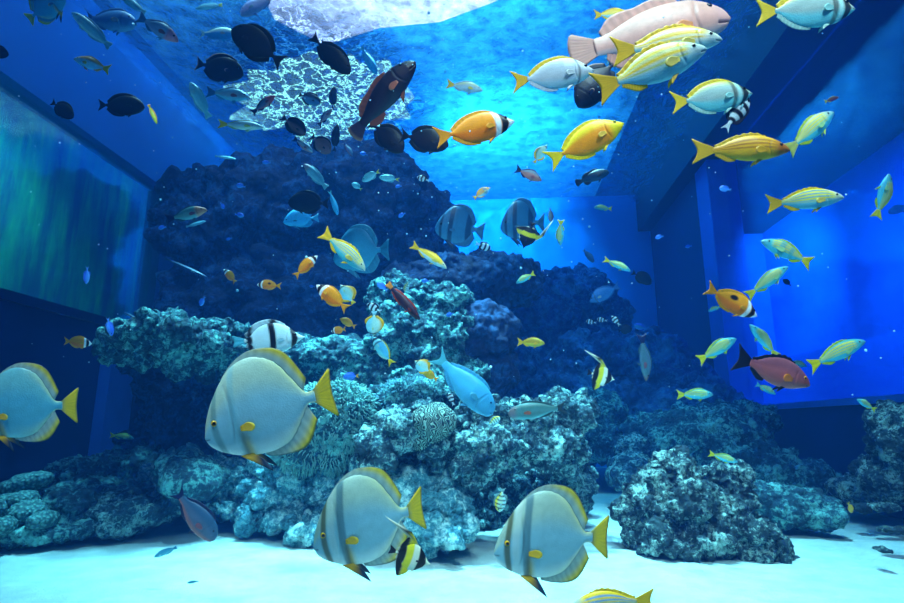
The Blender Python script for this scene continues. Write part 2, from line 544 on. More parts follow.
# central boulders
rock('boulder', 'pale-topped boulder left of centre carrying the maze coral, lit from above',
     [(410, 430, 3.95, 34, 24, .3, 8), (382, 448, 3.9, 30, 20, .28, 25), (432, 436, 4.0, 24, 26, .3), (395, 462, 4.25, 38, 18, .3), (440, 468, 4.5, 26, 30, .3)], R_PALE, .014, .15, .045, bs=.3, sq=.95)
rock('boulder', 'large rough boulder in the centre above the dark sandy cave',
     [(510, 422, 4.3, 50, 22, .4, -4), (560, 416, 4.45, 32, 22, .4), (492, 448, 4.0, 44, 20, .35, 12), (540, 446, 4.25, 36, 24, .35), (470, 466, 4.15, 26, 22, .3), (566, 476, 4.75, 22, 42, .35),
      (530, 490, 5.4, 60, 50, .4), (460, 500, 5.0, 40, 40, .3)], R_PALE, .016, .18, .05, bs=.32, sq=.92)
rock('boulder', 'bright rubble mound between the low batfish and the central cave',
     [(440, 500, 3.9, 26, 30, .25), (455, 525, 3.8, 20, 18, .25), (415, 505, 3.9, 30, 36, .25), (440, 530, 3.75, 34, 16, .3), (385, 530, 3.9, 40, 22, .3)], R_SLOPE, .014, .17, .04, bs=.3)
rock('reef_slope', 'broad bright slope of broken coral rock running down to the left sand',
     [(300, 485, 4.8, 50, 30, .5), (240, 480, 5.1, 60, 18, .5), (190, 476, 5.3, 42, 22, .4), (345, 500, 4.6, 34, 32, .4), (250, 502, 4.9, 60, 12, .5), (290, 515, 4.6, 44, 12, .4),
      (330, 470, 4.8, 34, 24, .4), (320, 526, 4.2, 30, 14, .3), (375, 500, 4.4, 30, 40, .3)], R_SLOPE, .018, .2, .045)
rock('boulder', 'dark rounded boulder at the left of the slope behind the purple-grey fish',
     [(192, 478, 4.4, 30, 20, .25), (180, 470, 4.5, 22, 18, .2)], R_TEAL, .016, .08, .025)
# brush boulder is built below; middle reef
rock('reef_rock', 'rock column in the middle with pale coral crust on its crown',
     [(430, 350, 5.4, 42, 44, .45), (405, 340, 5.4, 36, 36, .4), (440, 312, 5.6, 36, 24, .4), (400, 300, 5.8, 34, 20, .4), (420, 395, 5.2, 50, 34, .5), (465, 380, 5.4, 26, 30, .4)], R_TEAL, .02, .2, .05)
rock('reef_rock', 'shaded round rock block right of the crusted column',
     [(475, 338, 5.6, 38, 36, .45), (495, 328, 5.7, 22, 20, .4), (480, 370, 5.6, 36, 30, .4)], R_SHADE, .02, .12, .03)
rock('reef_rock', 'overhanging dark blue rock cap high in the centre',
     [(490, 280, 6.8, 46, 24, .6), (460, 285, 6.6, 46, 26, .6), (515, 285, 6.9, 24, 22, .5), (430, 292, 6.6, 50, 24, .6), (470, 310, 6.8, 40, 20, .5)], R_SHADE, .028, .15, .04)
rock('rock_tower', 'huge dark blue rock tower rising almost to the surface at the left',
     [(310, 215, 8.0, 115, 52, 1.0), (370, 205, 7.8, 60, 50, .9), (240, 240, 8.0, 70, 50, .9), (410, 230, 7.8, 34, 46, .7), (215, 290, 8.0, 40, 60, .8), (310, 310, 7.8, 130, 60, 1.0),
      (400, 280, 7.8, 55, 60, .9), (350, 170, 8.0, 46, 22, .6), (430, 215, 7.9, 18, 24, .4), (290, 390, 7.8, 140, 60, 1.0), (200, 215, 8.2, 40, 36, .6), (420, 360, 7.8, 80, 60, .9)], R_SHADE, .05, .35, .09, bs=.6, ss=.16)
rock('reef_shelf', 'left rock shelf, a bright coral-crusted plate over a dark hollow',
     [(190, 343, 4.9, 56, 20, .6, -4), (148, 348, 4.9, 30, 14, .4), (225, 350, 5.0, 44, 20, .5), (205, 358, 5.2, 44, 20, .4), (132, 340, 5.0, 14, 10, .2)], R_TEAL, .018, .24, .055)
rock('reef_rock', 'rock mass with painted shade beneath the left shelf',
     [(200, 380, 5.9, 60, 34, .4), (190, 420, 5.9, 40, 44, .4), (240, 425, 5.7, 60, 50, .4), (150, 360, 5.7, 26, 16, .4), (170, 450, 5.8, 50, 24, .3)], R_SHADE, .024, .2, .05)  # separate darker rock, paints the shade under the shelf
rock('reef_rock', 'long ridge of dim rock behind the large striped butterflyfish',
     [(320, 362, 5.5, 60, 24, .5), (370, 370, 5.4, 30, 30, .4), (290, 380, 5.5, 50, 26, .5), (350, 400, 5.3, 50, 30, .4), (270, 350, 5.6, 36, 16, .4)], R_TEAL, .02, .13, .035)
# right side
rock('boulder', 'big dark pitted boulder standing on the sand at the right',
     [(680, 502, 4.05, 46, 34, .38), (650, 515, 4.0, 26, 28, .3), (678, 478, 4.15, 30, 22, .28), (715, 520, 3.95, 40, 34, .32), (740, 540, 3.9, 34, 18, .25), (686, 538, 3.85, 54, 20, .3), (764, 552, 3.85, 18, 10, .18), (716, 490, 4.1, 30, 22, .25), (660, 466, 4.2, 12, 12, .12)], R_DARK, .013, .22, .05, bs=.34)
rock('boulder', 'low dark rock behind the big pitted boulder',
     [(790, 508, 4.6, 44, 18, .3), (760, 500, 4.7, 30, 18, .3), (825, 516, 4.4, 18, 12, .2)], R_TEAL, .016, .08, .03)
rock('boulder', 'pale blue rounded stones at the end of the sand lane',
     [(632, 470, 6.2, 20, 18, .3), (620, 478, 6.0, 12, 12, .25), (640, 450, 6.6, 26, 16, .3)], R_PALE, .022, .08, .025)
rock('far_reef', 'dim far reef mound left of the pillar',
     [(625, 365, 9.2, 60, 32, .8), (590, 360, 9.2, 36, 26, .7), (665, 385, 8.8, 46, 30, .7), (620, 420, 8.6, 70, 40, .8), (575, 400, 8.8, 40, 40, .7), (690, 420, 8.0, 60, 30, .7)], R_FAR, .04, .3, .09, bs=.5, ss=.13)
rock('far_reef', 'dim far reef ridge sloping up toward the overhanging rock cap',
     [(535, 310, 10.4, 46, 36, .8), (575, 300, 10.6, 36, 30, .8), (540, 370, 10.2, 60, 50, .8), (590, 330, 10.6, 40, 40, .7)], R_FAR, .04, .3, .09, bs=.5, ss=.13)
rock('reef_slope', 'shadowed reef slope under the right window behind the pitted boulder',
     [(700, 440, 6.6, 60, 30, .6), (745, 460, 6.2, 50, 20, .5), (720, 425, 7.2, 50, 22, .6), (660, 440, 7.2, 40, 26, .5), (785, 478, 5.8, 46, 16, .4)], R_TEAL, .028, .18, .06, bs=.45, ss=.1)
rock('reef_rock', 'dark rock stack against the right wall by the picture edge',
     [(900, 440, 4.6, 24, 38, .25), (888, 475, 4.7, 24, 22, .25), (870, 490, 5.2, 40, 14, .3)], R_DARK, .02, .12, .035)
rock('boulder', 'small teal rock alone on the left sand',
     [(266, 520, 4.4, 13, 9, .12), (274, 524, 4.35, 10, 6, .1)], R_TEAL, .009, .04, .015, bs=.12, ss=.04)
rock('boulder', 'knobbly rock pile at the far left between sand and dark wall',
     [(70, 510, 4.4, 36, 18, .3), (50, 530, 4.1, 44, 10, .25), (90, 495, 4.8, 44, 14, .3), (30, 535, 4.0, 40, 12, .2)], R_TEAL, .015, .09, .03)
rock('boulder', 'bright craggy rock in front of the left pile',
     [(115, 520, 4.3, 32, 15, .25), (145, 512, 4.4, 30, 14, .25), (125, 500, 4.5, 20, 14, .2), (170, 505, 4.5, 24, 12, .2)], R_PALE, .013, .08, .03)
rock('reef_rock', 'dark low reef in the left background below the shelf',
     [(120, 476, 5.6, 46, 18, .4), (90, 470, 6.0, 36, 12, .4), (150, 465, 5.6, 44, 20, .4), (150, 492, 5.2, 40, 14, .4)], R_TEAL, .025, .14, .05)
rock('boulder', 'mid-sized rocks right of the central boulder', [(600, 440, 7.6, 24, 20, .35), (595, 415, 7.8, 30, 26, .4)], R_TEAL, .03, .12, .04)
for (x_, y_, d_, rx, ry, lb) in [(884, 507, 4.4, 14, 4, 'flat dark stone on the right sand, farther one'), (893, 530, 3.75, 14, 3, 'flat dark stone at the right picture edge, nearer one'),
                                 (862, 508, 4.6, 8, 5, 'small stone beside the tiny yellow fish'), (882, 550, 3.4, 5, 2, 'pebble lying alone on the right sand')]:
    rock('stone', lb, [(x_, y_, d_, rx, ry, .07), (x_ + rx * .5, y_ + 1, d_, rx * .6, ry * .8, .05)], R_DARK, .008, .02, .01, cat='stone', bs=.1, ss=.03)

# ------------------------------------------------------------------ corals
def coral_mat(name, dark, light, kind, scale, bump=1.0):
    m, nt, out = new_mat(name)
    L = nt.links.new
    tc = N(nt, 'ShaderNodeTexCoord')
    if kind == 'maze':
        no = N(nt, 'ShaderNodeTexNoise', Scale=scale * .55, Detail=1.0)
        wv = N(nt, 'ShaderNodeTexWave', Scale=scale * .4, Distortion=14.0, Detail=0.5)
        wv.inputs['Detail Scale'].default_value = 1.4
        L(tc.outputs['Object'], wv.inputs['Vector'])
        f = wv.outputs['Fac']
    else:
        vo = N(nt, 'ShaderNodeTexVoronoi', Scale=scale)
        L(tc.outputs['Object'], vo.inputs['Vector'])
        f = vo.outputs['Distance']
    c = ramp(nt, f, [(.25, light), (.6, dark)] if kind != 'maze' else [(.35, dark), (.6, light)])
    b = N(nt, 'ShaderNodeBsdfPrincipled', Roughness=.8)
    L(c, b.inputs['Base Color'])
    bp = N(nt, 'ShaderNodeBump', Strength=bump, Distance=.012)
    L(f, bp.inputs['Height']); bp.invert = kind != 'maze'
    L(bp.outputs[0], b.inputs['Normal']); L(b.outputs[0], out.inputs[0])
    return m


M_MAZE = coral_mat('maze_coral_skin', lin('#142c30'), lin('#8fb0a4'), 'maze', 46)
M_KNOB = coral_mat('knob_coral_skin', lin('#28585c'), lin('#5c9490'), 'cell', 42)
rock('maze_coral', 'round coral head with maze-like white ridges on the pale-topped boulder',
     [(432, 422, 3.86, 25, 20, .22), (424, 434, 3.9, 22, 18, .2)], M_MAZE, .012, .03, .006, cat='coral', bs=.3, sq=1.0)
for (x_, y_, d_, rx, ry, rl_, lb) in [
    (22, 486, 4.3, 30, 11, 18, 'flat-topped dome coral, highest of the left coral cluster'),
    (6, 506, 4.05, 16, 12, 0, 'round coral head at the left picture edge under the flat-topped one'),
    (28, 512, 4.0, 17, 12, 0, 'round coral head in the middle of the left coral cluster'),
    (44, 520, 3.95, 11, 9, 0, 'small coral head at the right of the left coral cluster'),
    (3, 526, 3.8, 11, 9, 0, 'lowest coral head of the left cluster, half out of the picture'),
    (22, 500, 4.1, 14, 9, 0, 'small coral head squeezed beneath the flat-topped dome'),
    (205, 474, 4.6, 24, 10, 0, 'smooth dome coral on the bright slope')]:
    rock('dome_coral', lb, [(x_, y_, d_, rx, ry, .14, rl_), (x_, y_ + ry * .8, d_ + .05, rx * .7, ry, .12)], M_KNOB, .009, .02, .008, cat='coral', group='round coral heads', bs=.2, ss=.03, sq=1.0)


def tufted(name, label, lobes, mat, tmat, n, ln, thick, seed):
    """A boulder grown over with short soft tentacles (one countless coat)."""
    o = rock(name, label, lobes, mat, .02, .08, .02, cat='coral')
    me = o.data
    rs = random.Random(seed)
    vs, fs = [], []
    nv = len(me.vertices)
    sel = [v for v in me.vertices if v.normal.dot(-CF) > -.4 or v.normal.z > .2]
    for k in range(n):
        v = sel[rs.randrange(len(sel))]
        p, nn = v.co.copy(), v.normal.copy()
        dr = (nn + Vector((rs.uniform(-.5, .5), rs.uniform(-.5, .5), rs.uniform(-.6, .35)))).normalized()
        l_ = ln * rs.uniform(.5, 1.2)
        sd = dr.orthogonal().normalized(); s2 = dr.cross(sd)
        base = len(vs)
        tip = p + dr * l_ + Vector((0, 0, -l_ * .35))
        mid_ = p + dr * l_ * .6
        for q, r_ in ((p - nn * .01, thick), (mid_, thick * .9)):
            for a in range(3):
                an = a * 2 * PI / 3
                vs.append(q + sd * (r_ * math.cos(an)) + s2 * (r_ * math.sin(an)))
        vs.append(tip)
        for a in range(3):
            b_ = (a + 1) % 3
            fs.append((base + a, base + b_, base + 3 + b_, base + 3 + a))
            fs.append((base + 3 + a, base + 3 + b_, base + 6))
    t = mesh_obj('tentacles', vs, fs, tmat, o)
    t['kind'] = 'stuff'
    return o


M_TENT = plain_mat('tentacle_skin', lin('#7fb8b0'), .6, .5, 8)
tufted('brush_coral', 'rounded boulder covered in short drooping tentacles right of the big batfish',
       [(335, 415, 4.5, 40, 32, .35), (310, 430, 4.5, 30, 22, .3), (350, 430, 4.5, 28, 28, .3), (320, 445, 4.5, 45, 24, .3)], R_TEAL, M_TENT, 2600, .055, .0055, 3)
M_TENT2 = plain_mat('feather_skin', lin('#4f8fa0'), .6, .5, 8)
tufted('feather_coral', 'pale curved leather coral with fringed rim below the crusted column',
       [(412, 392, 4.75, 30, 14, .2), (400, 400, 4.75, 22, 12, .2)], R_TEAL, M_TENT2, 900, .04, .004, 4)

# ---------------------------------------------------------------- bubbles
bm = bmesh.new()
rb = random.Random(5)
for k in range(420):
    if k < 240:
        px, py = rb.gauss(480, 90), rb.gauss(110, 70)
    else:
        px, py = rb.uniform(0, 904), rb.uniform(0, 420)
    d = rb.uniform(1.6, 7)
    p = P(px, py, d)
    if p.z > ZW - .2 or p.x > XR - .6 or p.x < XL + .2: continue
    r_ = rb.uniform(.4, 1.15) * d / FPX * (1.4 if rb.random() < .15 else .8)
    bmesh.ops.create_icosphere(bm, subdivisions=1, radius=r_, matrix=Matrix.Translation(p))
me = bpy.data.meshes.new('bubbles'); bm.to_mesh(me); bm.free()
m, nt, out = new_mat('bubble_air')
b = N(nt, 'ShaderNodeBsdfPrincipled', Roughness=.1)
no = N(nt, 'ShaderNodeTexNoise', Scale=40.0)
cc = ramp(nt, no.outputs[0], [(.3, lin('#8fd8f0')), (.7, lin('#d8f4ff'))])
nt.links.new(cc, b.inputs['Base Color']); nt.links.new(b.outputs[0], out.inputs[0])
me.materials.append(m)
o = bpy.data.objects.new('bubbles', me); COL.objects.link(o)
tag(o, 'fine bubbles and specks drifting all through the water', 'bubbles', kind='stuff')
# ------------------------------------------------------------------- fish
def interp(xs, ys, x):
    """Smooth (Catmull-like cubic) interpolation."""
    xs, ys = np.asarray(xs, float), np.asarray(ys, float)
    m = np.gradient(ys, xs)
    x = np.clip(x, xs[0], xs[-1])
    i = np.clip(np.searchsorted(xs, x) - 1, 0, len(xs) - 2)
    h = xs[i + 1] - xs[i]
    t = (x - xs[i]) / h
    return ((2 * t**3 - 3 * t**2 + 1) * ys[i] + (t**3 - 2 * t**2 + t) * h * m[i]
            + (-2 * t**3 + 3 * t**2) * ys[i + 1] + (t**3 - t**2) * h * m[i + 1])


def sstep(a, b, x):
    t = np.clip((x - a) / (b - a + 1e-9), 0, 1)
    return t * t * (3 - 2 * t)


def A(c):
    return np.array(lin(c) if isinstance(c, str) else c)


def blend(c, new, f):
    return c * (1 - f[:, None]) + A(new)[None, :] * f[:, None]


BODY = {
    # x, top, bottom  (fractions of the total length, nose at 0, tail tip at 1)
    'snapper': dict(p=[(0, -.025, -.03), (.03, .018, -.05), (.09, .062, -.075), (.2, .118, -.112), (.33, .148, -.135), (.47, .142, -.132), (.61, .1, -.098), (.72, .048, -.05), (.79, .036, -.036)],
                    w=.062, eye=(.115, .03, .022), mouth=(.0, .07, -.035),
                    dorsal=(.25, .77, [.01, .026, .03, .028, .03, .03, .02], .4), anal=(.56, .76, [.02, .045, .04, .02], .5),
                    tail=(.145, .06), pect=(.27, -.03, .17), pelv=(.32, .1), L=.28),
    'rabbit': dict(p=[(0, -.03, -.035), (.03, .0, -.06), (.08, .045, -.095), (.18, .125, -.15), (.31, .175, -.185), (.45, .175, -.19), (.6, .135, -.15), (.71, .068, -.078), (.77, .03, -.032), (.8, .028, -.03)],
                   w=.055, eye=(.105, .035, .024), mouth=(.0, .035, -.035),
                   dorsal=(.22, .77, [.01, .03, .038, .04, .042, .045, .035], .5), anal=(.45, .77, [.02, .035, .042, .035], .5),
                   tail=(.15, .07), pect=(.25, -.03, .14), pelv=(.3, .08), L=.26),
    'surgeon': dict(p=[(0, -.04, -.045), (.025, .03, -.09), (.08, .11, -.15), (.18, .185, -.205), (.32, .225, -.235), (.48, .22, -.235), (.62, .165, -.18), (.73, .08, -.09), (.8, .03, -.035), (.84, .03, -.035)],
                    w=.055, eye=(.12, .075, .02), mouth=(.0, .035, -.05),
                    dorsal=(.16, .77, [.02, .05, .06, .065, .07, .07, .05], .5), anal=(.4, .77, [.02, .05, .065, .06], .5),
                    tail=(.15, .05), pect=(.25, -.04, .13), pelv=(.3, .08), L=.26),
    'grouper': dict(p=[(0, -.02, -.035), (.03, .03, -.07), (.09, .08, -.1), (.2, .135, -.13), (.35, .155, -.15), (.5, .145, -.135), (.64, .105, -.1), (.75, .065, -.062), (.84, .052, -.052)],
                    w=.085, eye=(.13, .06, .018), mouth=(.0, .1, -.05),
                    dorsal=(.28, .78, [.03, .05, .05, .045, .065, .07, .03], .4), anal=(.58, .77, [.03, .07, .07, .03], .5),
                    tail=(.11, .0), pect=(.27, -.04, .15), pelv=(.3, .11), L=.4),
    'parrot': dict(p=[(0, -.02, -.03), (.02, .035, -.075), (.07, .085, -.11), (.18, .14, -.15), (.33, .165, -.17), (.48, .15, -.155), (.62, .11, -.11), (.74, .06, -.06), (.84, .045, -.045)],
                   w=.075, eye=(.12, .065, .015), mouth=(.0, .04, -.03),
                   dorsal=(.22, .77, [.02, .035, .035, .035, .035, .035, .02], .4), anal=(.52, .76, [.02, .035, .035, .02], .4),
                   tail=(.13, .09), pect=(.26, -.02, .15), pelv=(.3, .08), L=.36),
    'wrasse': dict(p=[(0, -.005, -.01), (.04, .035, -.035), (.12, .07, -.065), (.28, .1, -.095), (.48, .1, -.098), (.65, .078, -.078), (.77, .05, -.05), (.86, .042, -.042)],
                   w=.055, eye=(.13, .03, .014), mouth=(.0, .045, -.012),
                   dorsal=(.2, .8, [.02, .03, .03, .03, .035, .035, .02], .3), anal=(.48, .8, [.02, .03, .03, .02], .3),
                   tail=(.075, .015), pect=(.25, -.02, .11), pelv=(.29, .06), L=.24),
    'batfish': dict(p=[(0, -.11, -.13), (.02, -.03, -.175), (.06, .07, -.22), (.13, .19, -.265), (.24, .325, -.31), (.36, .395, -.33), (.5, .39, -.325), (.62, .31, -.27), (.72, .15, -.14), (.78, .055, -.05), (.85, .05, -.045)],
                    w=.075, eye=(.1, -.02, .026), mouth=(.0, .04, -.135),
                    dorsal=(.2, .77, [.01, .03, .045, .06, .085, .11, .09], .45), anal=(.4, .77, [.02, .05, .085, .13, .12], .5),
                    tail=(.19, .02), pect=(.28, -.1, .14), pelv=(.27, .24), L=.4),
    'damsel': dict(p=[(0, -.01, -.02), (.03, .05, -.07), (.1, .13, -.14), (.22, .2, -.2), (.38, .22, -.225), (.52, .19, -.19), (.66, .11, -.11), (.75, .05, -.05), (.8, .045, -.045)],
                   w=.075, eye=(.13, .05, .032), mouth=(.0, .04, -.02),
                   dorsal=(.2, .72, [.03, .06, .06, .06, .08, .09, .04], .5), anal=(.45, .72, [.03, .07, .09, .04], .5),
                   tail=(.14, .1), pect=(.27, -.02, .13), pelv=(.32, .13), L=.1),
    'idol': dict(p=[(0, -.03, -.04), (.05, -.005, -.06), (.1, .04, -.1), (.2, .17, -.21), (.35, .31, -.33), (.5, .33, -.34), (.65, .22, -.24), (.77, .06, -.07), (.84, .03, -.035)],
                 w=.055, eye=(.16, .05, .022), mouth=(.0, .03, -.04),
                 dorsal=(.3, .78, [.3, .27, .2, .14, .1, .07, .04], .9), anal=(.42, .78, [.1, .24, .2, .12, .06], .5),
                 tail=(.12, .03), pect=(.27, -.04, .1), pelv=(.32, .1), L=.17),
    'butterfly': dict(p=[(0, -.03, -.04), (.05, .0, -.07), (.11, .06, -.13), (.22, .2, -.24), (.36, .29, -.3), (.52, .3, -.3), (.66, .22, -.22), (.77, .07, -.08), (.84, .04, -.045)],
                      w=.055, eye=(.13, .04, .024), mouth=(.0, .03, -.04),
                      dorsal=(.25, .8, [.04, .07, .08, .085, .09, .1, .08], .4), anal=(.5, .8, [.04, .09, .1, .07], .4),
                      tail=(.12, .02), pect=(.27, -.04, .12), pelv=(.33, .12), L=.18),
}

LIVERY = {
    'blue_striped_snapper': dict(body='snapper', back='#fcc400', flank='#f8cc20', belly='#a9dfe6', split=(-.25, .1), belt=.55,
                                 stripes=[(.7, .07, '#3c84b4'), (.38, .07, '#4890bc'), (.06, .07, '#549cc4'), (-.26, .06, '#70b4d0')],
                                 fin='#ffc800', tail='#ffc400', pect='#e8d060', eye='#d8d8c0', head=(.14, '#9fc0c8', .7)),
    'silver_snapper': dict(body='snapper', back='#2c9088', flank='#44b4bc', belly='#4cc4dc', split=(-.1, .5), belt=.2,
                           stripes=[(.62, .085, '#f0d800'), (.3, .085, '#f0d800'), (-.02, .08, '#ecd808'), (-.32, .06, '#c8d838')],
                           fin='#c8d81c', tail='#f4dc00', pect='#a8dc9c', eye='#90a8a8', head=(.1, '#5f9fb0', .6)),
    'golden_snapper': dict(body='snapper', back='#e8a51c', flank='#f0b01a', belly='#e8b420', split=(-.6, -.1), belt=.5,
                           stripes=[(.5, .07, '#a86410'), (.2, .07, '#a86410'), (-.1, .07, '#b07018')],
                           fin='#e8b414', tail='#f0b812', pect='#f0b020', eye='#503020', head=(.16, '#9a4a20', .8)),
    'yellow_rabbitfish': dict(body='rabbit', back='#ffdc00', flank='#ff9a08', belly='#ffc010', split=(-.9, .25), belt=.5, head=(.17, '#f4dc10', .9),
                              fin='#ffdc00', tail='#ffdc00', pect='#f8c040', eye='#f0d000'),
    'foxface_rabbitfish': dict(body='rabbit', back='#ff9a08', flank='#ff7e00', belly='#ff8a04', split=(-.9, -.3), belt=.5,
                               bars=[(-.1, .075, '#e8f2f8', 1), (.075, .16, '#0c0c14', 1), (.165, .235, '#f0f6f8', 1)],
                               fin='#ffa60c', tail='#ffa008', pect='#ffa814', eye='#101010', L=.2),
    'barred_rabbitfish': dict(body='rabbit', back='#c8c24c', flank='#9db7b4', belly='#6fd0dc', split=(-.3, .5), belt=.1,
                              bars=[(.06, .13, '#101824', .95), (.2, .25, '#3c4038', .55), (.145, .185, '#b0e8e8', .6)],
                              fin='#f0c81c', tail='#fad018', pect='#8fd0d0', analfin='#a8d8d0', eye='#202020'),
    'silver_rabbitfish': dict(body='rabbit', back='#c4c2c0', flank='#b3bcc8', belly='#9fc8dc', split=(-.5, .4), belt=.1,
                              bars=[(.17, .2, '#55606c', .8)], fin='#f5c40e', analfin='#c8d0dc', tail='#fabf0a', pect='#c0c8d0', eye='#404048'),
    'pink_snapper': dict(body='grouper', back='#d89c8c', flank='#eaa698', belly='#d8b0b0', split=(-.6, 0), belt=.1, L=.72,
                         fin='#e09888', tail='#e0a090', pect='#ff9c60', eye='#403038', head=(.1, '#d8a0a0', .5)),
    'brown_grouper': dict(body='grouper', back='#2a1820', flank='#361e26', belly='#241620', split=(-.6, 0), belt=.1, L=.5,
                          fin='#a85030', tail='#503848', pect='#c8603c', margin='#e8a080', eye='#201818'),
    'dark_surgeonfish': dict(body='surgeon', back='#06080f', flank='#080b16', belly='#05070f', split=(-.6, 0), belt=.1,
                             fin='#05070d', tail='#060810', pect='#0a0c16', eye='#181820', L=.27),
    'dark_triggerfish': dict(body='surgeon', back='#0d1022', flank='#10142a', belly='#0c1022', split=(-.6, 0), belt=.1,
                             fin='#12142a', tail='#1a1a34', pect='#202440', margin='#e0a890', eye='#303040', L=.3),
    'brown_surgeonfish': dict(body='surgeon', back='#16101a', flank='#20141c', belly='#120e18', split=(-.6, 0), belt=.1,
                              fin='#0a0a14', tail='#080a16', pect='#2c1c20', eye='#181820', L=.28),
    'dusky_parrotfish': dict(body='parrot', back='#6d7f95', flank='#7b8ba0', belly='#8093a8', split=(-.6, 0), belt=.1,
                             fin='#65788c', tail='#65788c', pect='#8090a0', eye='#404850', L=.36),
    'blue_parrotfish': dict(body='parrot', back='#3fa8dc', flank='#46b4e4', belly='#4cbce8', split=(-.6, 0), belt=.1,
                            fin='#40a8d8', tail='#48b0c8', pect='#50b8e0', eye='#2070a0', L=.36),
    'maroon_snapper': dict(body='snapper', back='#8a4a58', flank='#b05a60', belly='#c06060', split=(-.6, 0), belt=.1, L=.32,
                           fin='#14182c', tail='#10142a', pect='#f08030', eye='#f0a040', head=(.12, '#a04840', .6)),
    'mauve_snapper': dict(body='snapper', back='#4c6884', flank='#6c7090', belly='#b06a70', split=(-.5, .1), belt=.1, L=.3,
                          fin='#18244c', tail='#0c1c50', pect='#905060', eye='#303848'),
    'rusty_wrasse': dict(body='wrasse', back='#3a2030', flank='#2a1828', belly='#502028', split=(-.6, 0), belt=.1,
                         fin='#b8402c', tail='#e88a30', pect='#802828', eye='#c05030', L=.26),
    'pale_wrasse': dict(body='wrasse', back='#6fb4c8', flank='#8fd0dc', belly='#b8e8ec', split=(-.6, 0), belt=.1,
                        fin='#80c4d4', tail='#90d0dc', pect='#a0d8e0', eye='#305060', L=.26),
    'orbicular_batfish': dict(body='batfish', back='#a4b8a8', flank='#86b8c8', belly='#e4efec', split=(-.8, .1), belt=.0,
                              bars=[(.075, .125, '#4c4a28', .7), (.14, .2, '#d4dcd4', .2), (.225, .29, '#386474', .6)], fin='#a9c0b8', margin='#e8cc30', margin2='#20303c',
                              tail='#f2cc20', pect='#f4b81c', pelvic='#e8b01c', eye='#d8a020', L=.42, chin=True),
    'banded_batfish': dict(body='batfish', back='#2f6c94', flank='#35749c', belly='#4080a4', split=(-.8, .1), belt=.0,  # blue tint of the deep water painted into the livery
                           bars=[(.07, .12, '#102440', .8), (.24, .33, '#102440', .8), (.6, .72, '#143050', .7)], fin='#34709a',
                           tail='#34709a', pect='#34709a', pelvic='#203850', eye='#203040', L=.45),
    'blue_chromis': dict(body='damsel', back='#2a6cf0', flank='#3c8cf8', belly='#58a8ff', split=(-.6, 0), belt=.1,
                         fin='#2a70e8', tail='#4c98f8', pect='#60a8ff', eye='#102040', L=.075),
    'pale_damselfish': dict(body='damsel', back='#5fb8d0', flank='#86d4e0', belly='#a8e4ec', split=(-.6, 0), belt=.1,
                            fin='#70c0d0', tail='#d8d040', pect='#90d0e0', eye='#204050', L=.12),
    'sergeant_damselfish': dict(body='damsel', back='#e8dc3c', flank='#b8e0c8', belly='#a8e4ec', split=(-.4, .3), belt=.1,
                                bars=[(.15, .2, '#10243c', .9), (.3, .35, '#10243c', .9), (.45, .5, '#10243c', .9), (.6, .66, '#10243c', .9)],
                                fin='#70a0a8', tail='#80b8c0', pect='#90d0e0', eye='#204050', L=.13),
    'humbug_damselfish': dict(body='damsel', back='#cfe4f0', flank='#d8ecf4', belly='#d8ecf4', split=(-.6, 0), belt=.1,
                              bars=[(.04, .17, '#0c1428', 1), (.3, .42, '#0c1428', 1), (.56, .68, '#0c1428', 1)],
                              fin='#141c34', tail='#c8e0ec', pect='#90d0e0', eye='#101020', L=.12),
    'moorish_idol': dict(body='idol', back='#e8ecd0', flank='#f0f0d8', belly='#e4ecdc', split=(-.6, 0), belt=.1,
                         bars=[(.12, .3, '#0a0c18', 1), (.44, .6, '#f0dc20', 1), (.6, .78, '#0a0c18', 1)],
                         fin='#e8ecd4', tail='#10142a', pect='#303048', eye='#101010', finbars=True, L=.19),
    'striped_butterflyfish': dict(body='butterfly', back='#bfe4f0', flank='#c8ecf4', belly='#d0f0f4', split=(-.6, 0), belt=.1,
                                  bars=[(.09, .17, '#0a0e1c', 1), (.38, .47, '#0a0e1c', 1), (.72, .8, '#0a0e1c', 1)],
                                  fin='#b8dce8', tail='#50c0dc', pect='#a0d8e8', eye='#101010', finbars=True, L=.3),
    'yellow_butterflyfish': dict(body='butterfly', back='#f2b41c', flank='#a8d8d0', belly='#7fd0e0', split=(-.3, .5), belt=.1,
                                 bars=[(.09, .16, '#203038', .8)], fin='#f6b818', tail='#f4c018', pect='#c0d890', eye='#101010', L=.15),
}


def body_colour(sp, x, v, zrel):
    s0, s1 = sp['split']
    c = np.repeat(A(sp['belly'])[None, :], len(x), 0)
    c = blend(c, sp['flank'], sstep(s0 - .25, s0 + .25, v))
    c = blend(c, sp['back'], sstep(s1 - .05, s1 + .55, v))
    for (vc, w, col) in sp.get('stripes', []):
        f = np.exp(-((v - vc - .1 * np.sin(x * 3)) / (w * 1.15)) ** 2) * sstep(.14, .22, x) * (1 - sstep(.74, .82, x))
        c = blend(c, col, f)
    if 'head' in sp:
        hx, hc, a = sp['head']
        c = blend(c, hc, (1 - sstep(hx - .04, hx + .06, x)) * a)
    for (x0, x1, col, a) in sp.get('bars', []):
        sh = .035 * (v * v)
        f = sstep(x0 - .012, x0 + .012, x - sh) * (1 - sstep(x1 - .012, x1 + .012, x - sh))
        c = blend(c, col, f * min(1, a * 1.0) if a >= .8 else f * (a + .15))
    if 'spot' in sp:
        sx, sv, sr, col = sp['spot']
        d = np.sqrt(((x - sx) / sr) ** 2 + ((v - sv) / (sr * 4)) ** 2)
        c = blend(c, col, 1 - sstep(.7, 1.1, d))
    # gill cover line
    g = np.exp(-((x - (.235 - .05 * v * v)) / .006) ** 2) * (1 - sstep(.45, .75, np.abs(v)))
    c = c * (1 - .3 * g[:, None])
    return np.clip(c, 0, 1)


